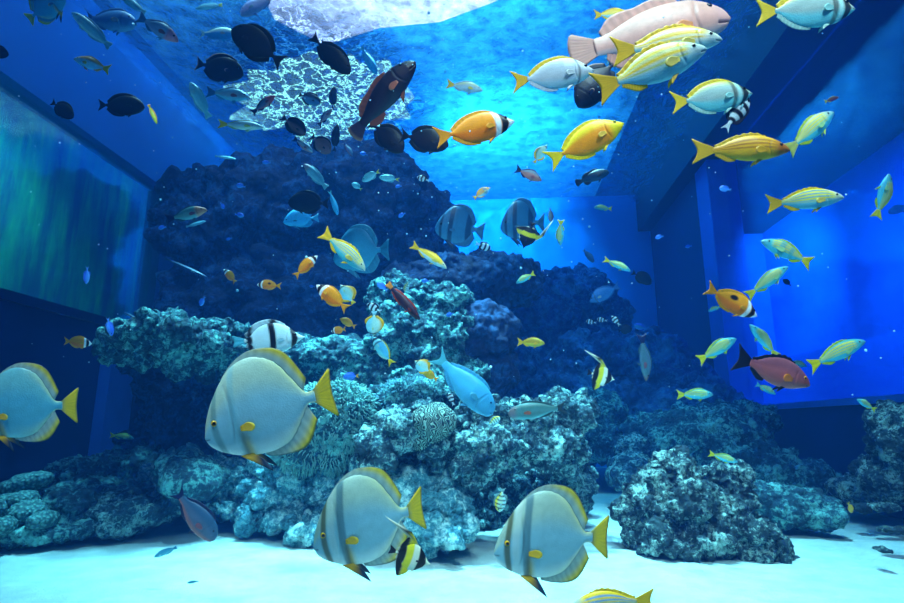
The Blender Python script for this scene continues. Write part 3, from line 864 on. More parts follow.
def fin_colour(sp, part, s, r, x=None):
    base = {'dorsal_fin': sp['fin'], 'anal_fin': sp.get('analfin', sp['fin']), 'tail_fin': sp['tail'],
            'pectoral_fin': sp['pect'], 'pelvic_fin': sp.get('pelvic', sp.get('analfin', sp['fin']))}[part]
    c = np.repeat(A(base)[None, :], len(s), 0)
    if sp['body'] == 'batfish' and part in ('dorsal_fin', 'anal_fin') and 'margin' in sp:
        c = blend(c, sp['margin'], sstep(.35, .85, r) * sstep(.3, .7, s))
        c = blend(c, '#8fb0b0', (1 - sstep(.0, .5, r)) * .5)
        c = blend(c, sp['margin2'], sstep(.93, .99, r) * .8)
    elif sp['body'] == 'batfish' and part == 'tail_fin' and 'margin' in sp:
        c = blend(c, '#6b8c80', (1 - sstep(.05, .35, r)) * .6)
        c = blend(c, sp['margin2'], sstep(.95, 1, r) * .7)
    elif sp['body'] == 'batfish' and part == 'pelvic_fin' and 'margin2' in sp:
        c = blend(c, '#14304c', sstep(.35, .6, r))
    elif 'margin' in sp and part in ('dorsal_fin', 'tail_fin', 'pectoral_fin'):
        c = blend(c, sp['margin'], sstep(.8, .95, r) * .8)
    elif 'margin' not in sp and sp['body'] == 'snapper' and part == 'dorsal_fin':
        c = c * (1 - .25 * (np.sin(s * 40) > .7)[:, None])
    if sp.get('finbars') and part in ('dorsal_fin', 'anal_fin') and x is not None:
        for (x0, x1, col, a) in sp.get('bars', []):
            f = sstep(x0 - .02, x0 + .02, x) * (1 - sstep(x1 - .02, x1 + .02, x))
            c = blend(c, col, f * a)
    ray = .9 + .1 * np.cos(s * 60)
    return np.clip(c * ray[:, None], 0, 1)


def put_mesh(name, V, Fc, cols, mat, root):
    me = bpy.data.meshes.new(name)
    me.from_pydata(V.tolist(), [], Fc)
    me.polygons.foreach_set('use_smooth', [True] * len(me.polygons))
    at = me.color_attributes.new('Col', 'FLOAT_COLOR', 'POINT')
    c4 = np.ones((len(V), 4)); c4[:, :3] = cols
    at.data.foreach_set('color', c4.ravel())
    me.materials.append(mat)
    o = bpy.data.objects.new(name, me)
    COL.objects.link(o)
    o.parent = root
    return o


def fin_grid(base, outer, ns, nr, th, side=None):
    """A closed thin blade between a base line and an outer line (n x 3 arrays)."""
    S = np.repeat(np.linspace(0, 1, ns)[:, None], nr, 1)
    Rr = np.repeat(np.linspace(0, 1, nr)[None, :], ns, 0)
    G = base[:, None, :] * (1 - Rr[..., None]) + outer[:, None, :] * Rr[..., None]
    t = th * (1 - .75 * Rr)
    rip = th * .35 * np.cos(S * 60)
    nrm = np.array([0, 1, 0]) if side is None else side
    Aa = G + nrm * (t + rip)[..., None]
    Bb = G - nrm * (t - rip)[..., None]
    V = np.concatenate([Aa.reshape(-1, 3), Bb.reshape(-1, 3)])
    n = ns * nr
    F_ = []
    for i in range(ns - 1):
        for j in range(nr - 1):
            a = i * nr + j
            F_.append((a, a + nr, a + nr + 1, a + 1))
            F_.append((n + a, n + a + 1, n + a + nr + 1, n + a + nr))
    for i in range(ns - 1):
        a = i * nr
        F_.append((a, n + a, n + a + nr, a + nr))
        b = a + nr - 1
        F_.append((b, b + nr, n + b + nr, n + b))
    for j in range(nr - 1):
        F_.append((j, j + 1, n + j + 1, n + j))
        a = (ns - 1) * nr + j
        F_.append((a, n + a, n + a + 1, a + 1))
    return V, F_, np.tile(S.ravel(), 2), np.tile(Rr.ravel(), 2)


FISH_LOG = []


def fish(kind, hx, hy, tx, ty, label, cat='fish', group=None, yaw=0.0, roll=0.0, hs=1.0, flip=False, bend=None,
         L=None, d=None, name=None, **over):
    sp = dict(LIVERY[kind]); sp.update(over)
    B = dict(BODY[sp['body']]); B.update(sp.get('shape', {}))
    L = L or sp.get('L') or B['L']
    ax, ay = hx - tx, ty - hy
    px = math.hypot(ax, ay)
    ax, ay = ax / px, ay / px
    ph, rl = math.radians(yaw), math.radians(roll)
    if d is None:
        d = FPX * L * math.cos(ph) / px
    else:
        L = px * d / FPX / math.cos(ph)
    if bend is None:
        bend = RNG.uniform(-.12, .12)
    X = CR * (ax * math.cos(ph)) + CU * (ay * math.cos(ph)) - CF * math.sin(ph)
    up = (-ay, ax)
    if up[1] < 0: up = (-up[0], -up[1])
    if flip: up = (-up[0], -up[1])
    Zp = CR * up[0] + CU * up[1]
    Yp = Zp.cross(X)
    Z = Zp * math.cos(rl) + Yp * math.sin(rl)
    Z = (Z - X * Z.dot(X)).normalized()
    Y = Z.cross(X)
    ctr = P((hx + tx) / 2, (hy + ty) / 2, d)
    M = Matrix((( X.x, Y.x, Z.x, ctr.x), (X.y, Y.y, Z.y, ctr.y), (X.z, Y.z, Z.z, ctr.z), (0, 0, 0, 1)))
    root = bpy.data.objects.new(name or kind, None)
    COL.objects.link(root)
    root.empty_display_size = L * .3
    root.matrix_world = M
    tag(root, label, cat, group)
    FISH_LOG.append((root.name, round(d, 2), round(ctr.z, 2), round(ctr.y, 2), round(ctr.x, 2)))

    def fin_V(V):
        """Total-length units (nose 0 .. tail 1) to metres in the root's frame, with the swimming bend."""
        W = V.copy()
        u = V[:, 0]
        W[:, 0] = (.5 - u) * L
        off = bend * np.clip(u - .3, 0, 1) ** 2 * 1.4
        W[:, 1] = (V[:, 1] + off) * L
        W[:, 2] = V[:, 2] * L * hs
        return W

    xs, tp, bt = (np.array([q[i] for q in B['p']]) for i in range(3))
    xb = xs[-1]
    big = px > 75
    nx, na = (100, 110) if big else ((56, 72) if px > 28 else ((30, 36) if px > 14 else (16, 12)))
    # rows cluster towards the snout
    t = np.linspace(0, 1, nx) ** 1.25
    x = t * xb
    top, bot = interp(xs, tp, x), interp(xs, bt, x)
    top = np.maximum(top, bot + .006)
    mid, half = (top + bot) / 2, (top - bot) / 2
    wprof = B['w'] * np.interp(x / xb, [0, .03, .12, .28, .45, .7, .9, 1], [.1, .34, .72, 1, 1, .58, .22, .14])
    th = np.linspace(0, 2 * PI, na, endpoint=False)
    st, ct = np.sin(th), np.cos(th)
    prof = np.sign(ct) * np.abs(ct) ** 1.15
    Vb = np.zeros((nx, na, 3))
    Vb[:, :, 0] = x[:, None]
    Vb[:, :, 1] = wprof[:, None] * prof[None, :]
    Vb[:, :, 2] = mid[:, None] + half[:, None] * st[None, :]
    # mouth notch and gill cover relief
    mx0, mx1, mz = B['mouth']
    vv = np.broadcast_to(st[None, :], (nx, na))
    xx = np.broadcast_to(x[:, None], (nx, na))
    if px > 28:
        gl = np.exp(-((xx - (.24 - .05 * vv**2)) / .012) ** 2) * (np.abs(vv) < .8)
        Vb[:, :, 1] *= 1 - .10 * gl
        mo = np.exp(-((Vb[:, :, 2] - mz) / .006) ** 2) * (xx < mx1)
        Vb[:, :, 1] *= 1 - .35 * mo
    V = Vb.reshape(-1, 3)
    Fc = [(i * na + j, i * na + (j + 1) % na, (i + 1) * na + (j + 1) % na, (i + 1) * na + j) for i in range(nx - 1) for j in range(na)]
    Fc.append(tuple(reversed(range(na))))
    Fc.append(tuple((nx - 1) * na + j for j in range(na)))
    cols = body_colour(sp, V[:, 0], np.tile(st, nx), V[:, 2])
    if px > 28:
        mo = np.exp(-((V[:, 2] - mz) / .005) ** 2) * (V[:, 0] < mx1)
        cols = cols * (1 - .6 * mo[:, None])
    if sp.get('finbars') is None and sp['body'] == 'batfish' and 'margin' in sp:
        vt = np.tile(st, nx)
        cols = blend(cols, '#d8c868', sstep(.6, 1.0, np.abs(vt)) * sstep(.4, .72, V[:, 0]) * .45)
        cols = blend(cols, '#c8a028', np.exp(-((V[:, 0] - .285 + .03 * vt) / .03) ** 2) * sstep(.25, .8, -vt) * .7)
        cols = blend(cols, '#3c4c40', np.exp(-((V[:, 0] - .262 + .03 * vt) / .018) ** 2) * sstep(.15, .6, -vt) * .6)
    put_mesh('body', fin_V(V), Fc, cols, M_SKIN, root)

    def prof_z(xq, which):
        return interp(xs, tp if which > 0 else bt, xq)

    def edge_fin(nm, spec, which):
        x0, x1, hts, sweep = spec
        ns, nr = (36, 7) if big else ((18, 5) if px > 28 else (9, 3))
        s = np.linspace(0, 1, ns)
        bx = x0 + (x1 - x0) * s
        hh = interp(np.linspace(0, 1, len(hts)), hts, s)
        if sp['body'] == 'snapper' and which > 0:
            hh = hh + .006 * np.cos(s * 45) * (s < .6)
        bz = prof_z(bx, which)
        b = np.stack([bx, 0 * bx, bz - which * .012], 1)
        o = np.stack([bx + hh * sweep, 0 * bx, bz + which * hh], 1)
        if sp['body'] == 'idol' and which > 0 and True:
            # the long trailing banner
            k = np.exp(-(s / .06) ** 2)
            o[:, 0] += k * .75
            o[:, 2] += k * .2
            o = np.maximum(o, [[-9, -9, -9]])
        if sp['body'] == 'batfish':
            o[:, 0] = np.minimum(o[:, 0], .845)
        V, F_, S, R = fin_grid(b, o, ns, nr, .0045)
        put_mesh(nm, fin_V(V), F_, fin_colour(sp, nm, S, R, V[:, 0]), M_FIN, root)

    edge_fin('dorsal_fin', B['dorsal'], 1)
    if px > 14:
        edge_fin('anal_fin', B['anal'], -1)
    # tail
    tw, fork = B['tail']
    ns, nr = (25, 9) if big else ((13, 6) if px > 28 else (7, 4))
    s = np.linspace(-1, 1, ns)
    pz0, pz1 = tp[-1] * .95, bt[-1] * .95
    bz = np.interp(s, [-1, 1], [pz1, pz0])
    b = np.stack([np.full(ns, xb - .012) , 0 * s, bz], 1)
    ox = 1.0 - fork * (1 - np.abs(s) ** 1.3) - .012 * (np.abs(s) > .99)
    if fork < .03: ox = ox - .03 * np.abs(s) ** 2.5 if fork == 0 else ox
    o = np.stack([ox, 0 * s, bz * 0 + tw * np.sign(s) * np.abs(s) ** .9], 1)
    V, F_, S, R = fin_grid(b, o, ns, nr, .005)
    bulge = .35 * R * (1 - R)
    V[:, 2] *= 1 - bulge * .6 * (1 if fork > .03 else -.2)
    put_mesh('tail_fin', fin_V(V), F_, fin_colour(sp, 'tail_fin', S, R), M_FIN, root)

    # paired fins
    if px > 20:
        pxx, pz, pl = B['pect']
        for sd in (1, -1):
            y0 = B['w'] * .98 * sd
            ns, nr = (11, 6) if px > 28 else (6, 4)
            s = np.linspace(0, 1, ns)
            b = np.stack([np.full(ns, pxx), np.full(ns, y0), pz + (s - .5) * .035], 1)
            ang = np.radians(-28 + 56 * s)
            ln = pl * (.6 + .4 * np.sin(s * PI * .9 + .5))
            o = np.stack([pxx + ln * np.cos(ang) * .8, y0 + sd * ln * .16, pz + ln * np.sin(ang) * .8 + .01], 1)
            V, F_, S, R = fin_grid(b, o, ns, nr, .002)
            put_mesh('pectoral_fin', fin_V(V), F_, fin_colour(sp, 'pectoral_fin', S, R), M_FIN, root)
        if px > 28:
            vx, vl = B['pelv']
            for sd in (1, -1):
                ns, nr = 7, 5
                s = np.linspace(0, 1, ns)
                zb = prof_z(np.array([vx]), -1)[0]
                b = np.stack([vx + (s - .5) * (.09 if sp['body'] == 'batfish' else .05), np.full(ns, sd * .018), np.full(ns, zb + .012)], 1)
                ln = vl * (1 - .45 * s)
                o = np.stack([vx + ln * .75 + s * .02, sd * (.018 + ln * .25), zb - ln * (.62 - .3 * s)], 1)
                V, F_, S, R = fin_grid(b, o, ns, nr, .0025)
                put_mesh('pelvic_fin', fin_V(V), F_, fin_colour(sp, 'pelvic_fin', S, R), M_FIN, root)
    # eyes
    if px > 14:
        ex, ez, er = B['eye']
        wy = np.interp(ex, x, wprof)
        t0, b0 = prof_z(np.array([ex]), 1)[0], prof_z(np.array([ex]), -1)[0]
        vz = np.clip((ez - (t0 + b0) / 2) / ((t0 - b0) / 2), -.95, .95)
        yy = wy * math.sqrt(1 - vz * vz) ** 1.15
        n1, n2 = (14, 9) if px > 28 else (8, 5)
        for sd in (1, -1):
            la = np.linspace(0, PI / 2, n2)
            rings = []
            for a in la:
                q = np.linspace(0, 2 * PI, n1, endpoint=False)
                rings.append(np.stack([ex + er * math.sin(a) * np.cos(q), sd * (yy - er * .35 + er * .75 * math.cos(a)) + 0 * q,
                                       ez + er * math.sin(a) * np.sin(q)], 1))
            V = np.concatenate(rings)
            F_ = [(i * n1 + j, i * n1 + (j + 1) % n1, (i + 1) * n1 + (j + 1) % n1, (i + 1) * n1 + j) for i in range(n2 - 1) for j in range(n1)]
            F_.append(tuple((n2 - 1) * n1 + j for j in range(n1)))
            lat = np.repeat(la, n1)
            cc = np.repeat(A(sp['eye'])[None, :], len(V), 0)
            cc = blend(cc, '#020206', 1 - sstep(.5, .75, lat))
            cc = blend(cc, '#0a0c10', sstep(1.15, 1.3, lat) * .8)
            put_mesh('eye', fin_V(V), F_, cc, M_EYE, root)
    return root
# ------------------------------------------------------- the fish, one line each
SN, SS, GS = 'blue_striped_snapper', 'silver_snapper', 'golden_snapper'
YR, FX, BR, SR = 'yellow_rabbitfish', 'foxface_rabbitfish', 'barred_rabbitfish', 'silver_rabbitfish'
OB, BB = 'orbicular_batfish', 'banded_batfish'
DS, DT, BS = 'dark_surgeonfish', 'dark_triggerfish', 'brown_surgeonfish'
CH, PD, SG, HD = 'blue_chromis', 'pale_damselfish', 'sergeant_damselfish', 'humbug_damselfish'
MI, SB, YB = 'moorish_idol', 'striped_butterflyfish', 'yellow_butterflyfish'
DP, BP, PW = 'dusky_parrotfish', 'blue_parrotfish', 'pale_wrasse'
SPOT = (.52, .42, .07, '#100c10')

# batfish near the glass
fish(OB, 206, 421, 333, 393, 'big silver batfish with bright yellow tail in front of the brush-covered boulder', yaw=8, bend=.03,
     bars=[(.07, .12, '#4c7c80', .5), (.225, .275, '#60a0b0', .3)])
fish(OB, -22, 405, 73, 407, 'silver batfish with yellow tail, its face cut off by the picture edge', yaw=5, L=.36, bars=[], flank='#58acc4', back='#6cb0b8', belly='#9cdce0')
fish(OB, 314, 529, 425, 514, 'silver batfish swimming low over sand behind a black and yellow idol fish', yaw=10, L=.4, hs=1.05)
fish(OB, 494, 536, 611, 540, 'silver batfish over open sand in front of the dark cave', yaw=6, L=.41)
# far batfish
fish(BB, 436, 223, 484, 231, 'dim blue banded batfish against the bright back water, beside the rock tower', yaw=15, L=.42, hs=1.0)
fish(BB, 500, 222, 546, 222, 'dim blue banded batfish behind the dark idol fish', yaw=15, L=.42, hs=1.12)
fish('banded_batfish', 332, 252, 390, 250, 'plain blue batfish silhouette behind the yellow striped snapper', yaw=-10, L=.42, bars=[],
     back='#2f86ac', flank='#3a92b8', belly='#3fa0bc', fin='#3a8cb0', tail='#3088ac', pelvic='#3a8cb0')
fish('banded_batfish', 284, 220, 318, 217, 'small pale blue batfish right under the black surgeonfish', yaw=10, L=.32, hs=.68, bars=[],
     back='#3aa8dc', flank='#46b8e8', belly='#50c0ec', fin='#40b0e0', tail='#50b8e0', pelvic='#3a8cb0')
# upper left
fish(BB, 62, -6, 28, 20, 'blue-green fish with yellow fins at the top edge near the corner', L=.3, bars=[], back='#3c9cc4', flank='#46a8cc', belly='#50b0cc',
     fin='#46a0c0', margin='#e8d040', margin2='#e8d040', tail='#e8d040', pelvic='#f0c050')
fish(PW, 72, 12, 113, 49, 'pale slender fish diving steeply below the dusky parrotfish', L=.3)
fish(DP, 140, 26, 78, 14, 'large dusky blue parrotfish near the surface, left side', yaw=10, L=.42, back='#3f7cb8', flank='#4f8cc0', belly='#5e98c8', fin='#3c78b4', tail='#3c78b4')
fish('mauve_snapper', 179, 41, 136, 15, 'grey fish with a pink face angled downward near the surface', L=.3, back='#6a9cc0', flank='#90a8c4', belly='#98a8c8', fin='#5c88b4', tail='#4c80b0', head=(.25, '#f08090', .9))
fish(PW, 120, -6, 147, 14, 'pale cyan fish cut by the top edge above the pink-faced fish', L=.25, flip=True)
fish(SN, 74, 58, 112, 71, 'silver snapper with orange back and yellow tail before dark blue water', L=.22, back='#e8a050', flank='#8cc4dc', belly='#70b8e0', stripes=[], fin='#f0a050')
fish(DS, 74, 117, 50, 101, 'small black surgeonfish with white chin by the green side window', L=.22, bend=.1)
fish(DS, 145, 106, 96, 104, 'black surgeonfish with long body left of the rock tower', L=.33, hs=.85)
fish('yellow_butterflyfish', 157, 124, 149, 105, 'tiny yellow-green fish below the long black surgeonfish', L=.09, name='small_yellow_fish', body='wrasse', bars=[], flank='#d8e040', belly='#c0d850')
fish(DS, 9, 54, -16, 50, 'dark fish nose poking in at the left edge', L=.22)
fish(PW, 190, 82, 208, 117, 'pale cyan fish with white edge hanging nose up near the surface', L=.28, hs=1.3)
fish(PW, 195, 9, 222, 4, 'pale cyan fish with yellow tail at the top edge', L=.25, tail='#d8d060')
fish(DP, 240, 14, 278, -6, 'pinkish grey fish cut by the top edge beside the bright surface', L=.4, back='#8c88b4', flank='#9c8cb4', belly='#a890b0', fin='#8080b0', tail='#e0a080')
fish(BS, 233, 27, 282, 62, 'brown surgeonfish heading up to the left near the surface', L=.33)
fish(DP, 236, 34, 198, 33, 'pale blue fish behind the brown surgeonfish', L=.33, back='#c8dcd8', flank='#3f9cd8', belly='#3c94d4', fin='#3c98d4', tail='#a8d0d8')
fish(DT, 244, 73, 194, 62, 'black triggerfish with orange fin edge above the grey fish', L=.36)
fish('mauve_snapper', 250, 97, 206, 92, 'grey fish with a pinkish side below the black triggerfish', L=.33, back='#5aa0c4', flank='#90a0b4', belly='#6fb8d4', fin='#4890bc', tail='#306898')
fish(SN, 264, 127, 218, 124, 'white snapper with yellow tail at the left of the surface crowd', L=.32, hs=.7, back='#c8d8d8', flank='#dce4e0', belly='#e8e8d8', stripes=[], fin='#d0d890')
fish('mauve_snapper', 275, 95, 252, 114, 'small red-faced fish in the glittering water', L=.22, head=(.3, '#e05060', .9))
fish(BS, 351, 73, 312, 37, 'slender dark brown fish diving beside the bright light patch', L=.33, hs=.75)
fish(BS, 321, 103, 298, 94, 'bluish brown fish among glitter right of the red-faced fish', L=.22, flank='#5a80a0', belly='#6890a8')
fish('mauve_snapper', 332, 108, 318, 126, 'pinkish fish nose up in the surface crowd', L=.2, flank='#b0888c', belly='#c09090')
fish(BS, 306, 134, 282, 117, 'brown-red fish at the lower left of the surface crowd', L=.22, flank='#80504c')
fish('mauve_snapper', 313, 152, 293, 138, 'pale fish with pink belly at the bottom of the surface crowd', L=.2, flank='#a0a8b0', belly='#d08888')
fish(BS, 331, 152, 311, 136, 'round red-brown fish next to the pale pink-bellied fish', L=.2, flank='#a06058', back='#8c5850', belly='#90605c', hs=1.2)
fish('mauve_snapper', 353, 156, 343, 142, 'small pinkish fish at the right of the surface crowd', L=.17)
fish(BS, 334, 86, 332, 110, 'thin dark fish standing upright in the glitter', L=.22, hs=.6)
fish(BS, 337, 124, 334, 152, 'black slim fish hanging upright over the round red-brown fish', L=.24, hs=.55)
fish(BP, 377, 74, 360, 45, 'blue silhouette of a fish behind the brown grouper', L=.3, hs=.8)
fish('brown_grouper', 414, 63, 350, 134, 'large dark brown grouper with orange fins rising steeply', yaw=8, L=.55, bend=.1, hs=.9)
fish(BS, 404, 151, 370, 121, 'dark brown surgeonfish, the left one of the overlapping pair', L=.3)
fish(BS, 449, 144, 400, 134, 'dark purple-brown surgeonfish with its nose behind a yellow tail', L=.3)
# top centre and right
fish(SN, 483, 90, 446, 84, 'small silver snapper with yellow tail alone in bright blue water', L=.24, back='#c8d0b0', flank='#b8ccd8', belly='#c0d8e4', stripes=[], fin='#a8c0c8')
fish(FX, 514, 119, 434, 139, 'big orange rabbitfish with black and white face mid-water', L=.3, hs=.93)
fish(SR, 594, 68, 511, 81, 'silver rabbitfish with yellow back fin and yellow tail', L=.32, hs=.95)
fish(SN, 630, 13, 593, 16, 'small yellow-backed snapper above the long pink fish', L=.22, stripes=[])
fish('pink_snapper', 729, 14, 568, 56, 'very large pale pink fish along the surface', L=.8, hs=.98, bend=-.04)
fish(SN, 722, 37, 610, 53, 'yellow and white snapper overlapping the large pink fish', L=.36, hs=.95, flank='#ece4d0', back='#f0c830', stripes=[(.6, .07, '#c8d0c8'), (.3, .08, '#f4c000'), (-.02, .07, '#f0c830')])
fish(SN, 706, 46, 592, 93, 'white and yellow snapper with broad yellow tail below its twin', L=.35, back='#d8d888', flank='#d0e0d4', belly='#90d8e8',
     stripes=[(.55, .08, '#f0c800'), (.15, .13, '#f8cc00'), (-.2, .06, '#c8d060')])
fish(DT, 576, 106, 618, 57, 'navy blue triggerfish heading down behind two snappers', L=.34, fin='#0c1428')
fish(SG, 634, 54, 604, 62, 'pale fish with a yellow spot squeezed behind the two snappers', L=.2)
fish(BR, 752, 91, 669, 104, 'rabbitfish with black face bar, yellow back and tail, by the dark beam', L=.32, hs=.95)
fish(HD, 749, 96, 723, 132, 'black and white banded damselfish under the bar-faced rabbitfish', L=.17, hs=.8, flip=True,
     bars=[(.04, .12, '#0c1428', 1), (.22, .32, '#0c1428', 1), (.42, .52, '#0c1428', 1), (.62, .7, '#0c1428', 1)])
fish(GS, 790, 148, 694, 150, 'golden orange snapper with dark face by the slanting beam', L=.34, hs=.93)
fish(SS, 833, 111, 788, 151, 'silver snapper with head up at the right', L=.28, hs=1.1, back='#b4b088', flank='#a8c8b8', tail='#c8c860')
fish(BR, 855, 6, 755, 12, 'rabbitfish with yellow tail cut by the top edge', L=.36, back='#e8c820')
fish(YR, 623, 121, 547, 162, 'plain bright yellow rabbitfish with black eye', L=.32, hs=.92)
fish(GS, 839, 97, 824, 102, 'tiny dark reddish fish high by the right window', L=.1, back='#502040', flank='#802848', belly='#602040')
fish(SN, 844, 196, 763, 205, 'slim yellow-striped snapper alone before the bright right window', L=.34, hs=.85, back='#ecd400', flank='#e0d820', belly='#6cc8e0')
fish(SS, 890, 174, 876, 219, 'greenish snapper swimming straight up by the right edge', L=.28, hs=1.0, flip=True)
fish(DP, 888, 212, 912, 206, 'faint blue fish at the right edge near the upright snapper', L=.3)
fish(SS, 761, 240, 815, 264, 'bluish snapper with banded side and yellow tail facing left', L=.28, hs=.95, bars=[(.3, .4, '#40a8b8', .5), (.5, .58, '#40a8b8', .5)])
# orange foxface group, left and middle
fish(FX, 92, 343, 63, 341, 'orange foxface with white mouth beside the left rock shelf', L=.17, bend=.05)
fish(FX, 224, 269, 237, 283, 'orange foxface bending down, leftmost over the middle reef', L=.14, bend=.3)
fish(FX, 257, 284, 281, 286, 'orange foxface facing left, level in the dark water', L=.15, spot=SPOT)
fish(FX, 317, 255, 294, 277, 'orange foxface with head up to the right', L=.16, hs=.85)
fish(FX, 317, 284, 348, 310, 'deep orange foxface heading up left beside the blue-white fish', L=.19)
fish(YB, 341, 284, 354, 304, 'blue-white butterflyfish with yellow tail beside the deep orange foxface', L=.15, name='yellow_butterflyfish')
fish(FX, 331, 331, 346, 329, 'orange foxface facing left in front of its darker neighbour', L=.11, hs=1.2)
fish(FX, 340, 318, 356, 327, 'darker orange fish behind the lower foxface', L=.12, bars=[], back='#b88018', flank='#c08818', belly='#b89020')
fish(FX, 758, 315, 705, 287, 'orange foxface with black back spot and black-white face before the right window', L=.24, spot=(.5, .45, .075, '#100c10'), hs=.92)
fish(SB, 306, 335, 232, 342, 'large pale butterflyfish with bold black bars above the batfish', L=.32, yaw=5, hs=.66)
# middle
fish(SN, 366, 270, 321, 231, 'yellow and cream striped snapper diving to the right', L=.3, hs=.95, belly='#50c0d0', flank='#d8d060', back='#e8d020')
fish(SN, 447, 268, 411, 244, 'yellow snapper with white belly over the rock ledge', L=.26, hs=.75, belly='#c8e8f0', stripes=[])
fish('rusty_wrasse', 420, 320, 387, 283, 'dark wrasse with red back fin and orange tail root', L=.25, hs=.9)
fish(YB, 374, 337, 374, 311, 'pale butterflyfish with curled dark markings facing down', L=.15, back='#c8b070', tail='#80c0d8')
fish(BR, 373, 336, 393, 365, 'blue fish with black and white face and yellow tail facing up', L=.2, back='#60b8d0', flank='#58b8e0', fin='#d8c838', hs=.85)
fish(HD, 367, 304, 382, 312, 'small black and white striped fish in front of the pale butterflyfish', L=.12)
fish(YB, 415, 360, 431, 373, 'small butterflyfish with orange edge next to the blue parrotfish tail', L=.12)
fish(FX, 421, 369, 438, 380, 'orange-yellow fish tucked under the orange-edged butterflyfish', L=.12, bars=[], back='#c89818', flank='#d8a81c')
fish(BP, 494, 413, 434, 354, 'plain bright blue parrotfish diving over the centre boulders', L=.36, hs=1.0, bend=.12)
fish(HD, 449, 393, 454, 406, 'black and white damselfish behind the blue parrotfish belly', L=.1)
fish(SG, 500, 417, 487, 426, 'yellow sergeant fish with dark bars under the parrotfish nose', L=.1, hs=1.0)
fish('dusky_parrotfish', 508, 413, 567, 407, 'dusky green grouper with reddish chin resting on the boulder top', L=.3, name='dusky_grouper', back='#3c6c6c', flank='#4a7c80', belly='#58a0a8',
     fin='#2c5458', tail='#283c44', pect='#a05840', head=(.12, '#80606c', .6), hs=.85)
fish(SG, 499, 512, 503, 487, 'yellow and white barred sergeant fish in the cave mouth', L=.11)
fish(MI, 524, 249, 533, 222, 'dark moorish idol with yellow patches and trailing white streamer', L=.19, hs=.85, flip=True, flank='#10182c', back='#10182c', belly='#182030')
fish(YB, 490, 187, 473, 199, 'tiny orange and yellow fish alone under the bright water', L=.12, body='rabbit', bars=[(.2, .35, '#6080a0', .6)], flank='#d8a060')
fish('mauve_snapper', 542, 180, 515, 169, 'reddish grey fish with black tail', L=.17, hs=1.2, flank='#a07070', belly='#b07878', tail='#101c38')
fish(YB, 547, 144, 534, 163, 'small fish with yellow tail and black-white face above the reddish grey fish', L=.15, back='#506040', flank='#a0c0b0', hs=.7)
fish(DP, 551, 222, 550, 207, 'tiny pinkish fish hanging upright beside the banded batfish', L=.15, flank='#a0a0a0', back='#907880', belly='#a8a8a8')
fish(HD, 491, 249, 475, 243, 'small black and white banded damselfish over the overhanging rock', L=.15)
fish(HD, 417, 177, 430, 181, 'tiny white and black damselfish on the edge of the rock tower', L=.1)
fish(SS, 560, 246, 561, 219, 'teal fish with yellow tail swimming straight down', L=.22)
fish('golden_snapper', 545, 343, 517, 342, 'small golden snapper before the shaded rock face', L=.18, hs=1.1, back='#c8b020', flank='#d0b428', belly='#c0a828', head=(.1, '#a09040', .6))
fish(SS, 516, 283, 535, 273, 'small greenish fish with yellow tail, right end of the overhang', L=.17)
fish(SG, 405, 292, 409, 280, 'small yellow and blue fish above the coral ledge', L=.1)
fish(DS, 609, 171, 576, 183, 'dark green-black fish under the rippled surface', L=.28, name='dark_grouper', back='#082838', flank='#0a3044', belly='#0a2c40', body='grouper')
fish(SS, 594, 207, 612, 209, 'faint yellow-green fish below the dark one', L=.18, back='#50b080', flank='#3ca0a0', belly='#3898a8')
fish(SS, 631, 271, 604, 259, 'green fish with yellow tail in open water left of the pillar', L=.22, hs=.8)
fish('silver_rabbitfish', 589, 301, 620, 285, 'trevally above the far reef, tinted with the water blue', L=.36, name='tinted_trevally', back='#3478c4', flank='#3c80c8', belly='#4088cc', fin='#3070bc', analfin='#3070bc', tail='#3474c0')  # distance blue of the water painted into its colours
fish(DS, 652, 283, 632, 272, 'dim dark fish close to the pillar', L=.26)
fish(MI, 615, 379, 587, 372, 'moorish idol with yellow body and long white streamer by the far reef', hs=.95, d=3.2)
fish('mauve_snapper', 647, 381, 642, 333, 'grey fish with dark tail swimming straight down', L=.32, hs=.8, flank='#406878', belly='#507080', head=(.1, '#905040', .5), fin='#305868')
fish(DS, 632, 328, 618, 331, 'small black fish at the foot of the pillar', L=.16, hs=1.2)
fish(CH, 634, 325, 648, 329, 'light blue fish touching the small black fish by the pillar', L=.18, flank='#3c98d8')
fish(HD, 586, 321, 597, 323, 'pale banded damselfish, left of the trio above the far reef', L=.12)
fish(HD, 597, 319, 608, 321, 'pale banded damselfish, middle of the trio above the far reef', L=.12)
fish(HD, 612, 316, 620, 326, 'pale banded damselfish pointing up, right of the trio above the far reef', L=.12)
fish(DP, 594, 262, 583, 249, 'faint blue fish below the back wall light', L=.24)
fish(SS, 708, 311, 722, 306, 'faint green fish crossing the light strip of the pillar', L=.15)
fish(SS, 736, 338, 697, 361, 'teal snapper with yellow tail at the pillar foot', L=.28)
fish(SS, 713, 394, 677, 395, 'blue-green snapper level above the right reef', L=.26)
fish(SS, 738, 462, 708, 453, 'blue-green snapper with yellow tail above the dark right boulder', L=.2, hs=.8)
fish(SS, 788, 266, 746, 297, 'striped teal snapper whose tail touches the orange foxface', L=.3, hs=.85)
fish(SS, 750, 324, 779, 358, 'teal snapper facing up left with bright yellow tail', L=.28, hs=.85)
fish(SS, 807, 366, 788, 361, 'teal fish half hidden behind the maroon fish', L=.2)
fish(SS, 865, 340, 806, 367, 'teal yellow-striped snapper at the right, just above the window sill', L=.32, hs=.9)
fish('maroon_snapper', 813, 384, 731, 356, 'maroon fish with black tail and orange side fin', L=.34, yaw=-5, hs=1.15)
fish(SS, 776, 394, 756, 384, 'bluish fish beneath the maroon fish belly', L=.2, tail='#60c0d0', back='#50a8c8')
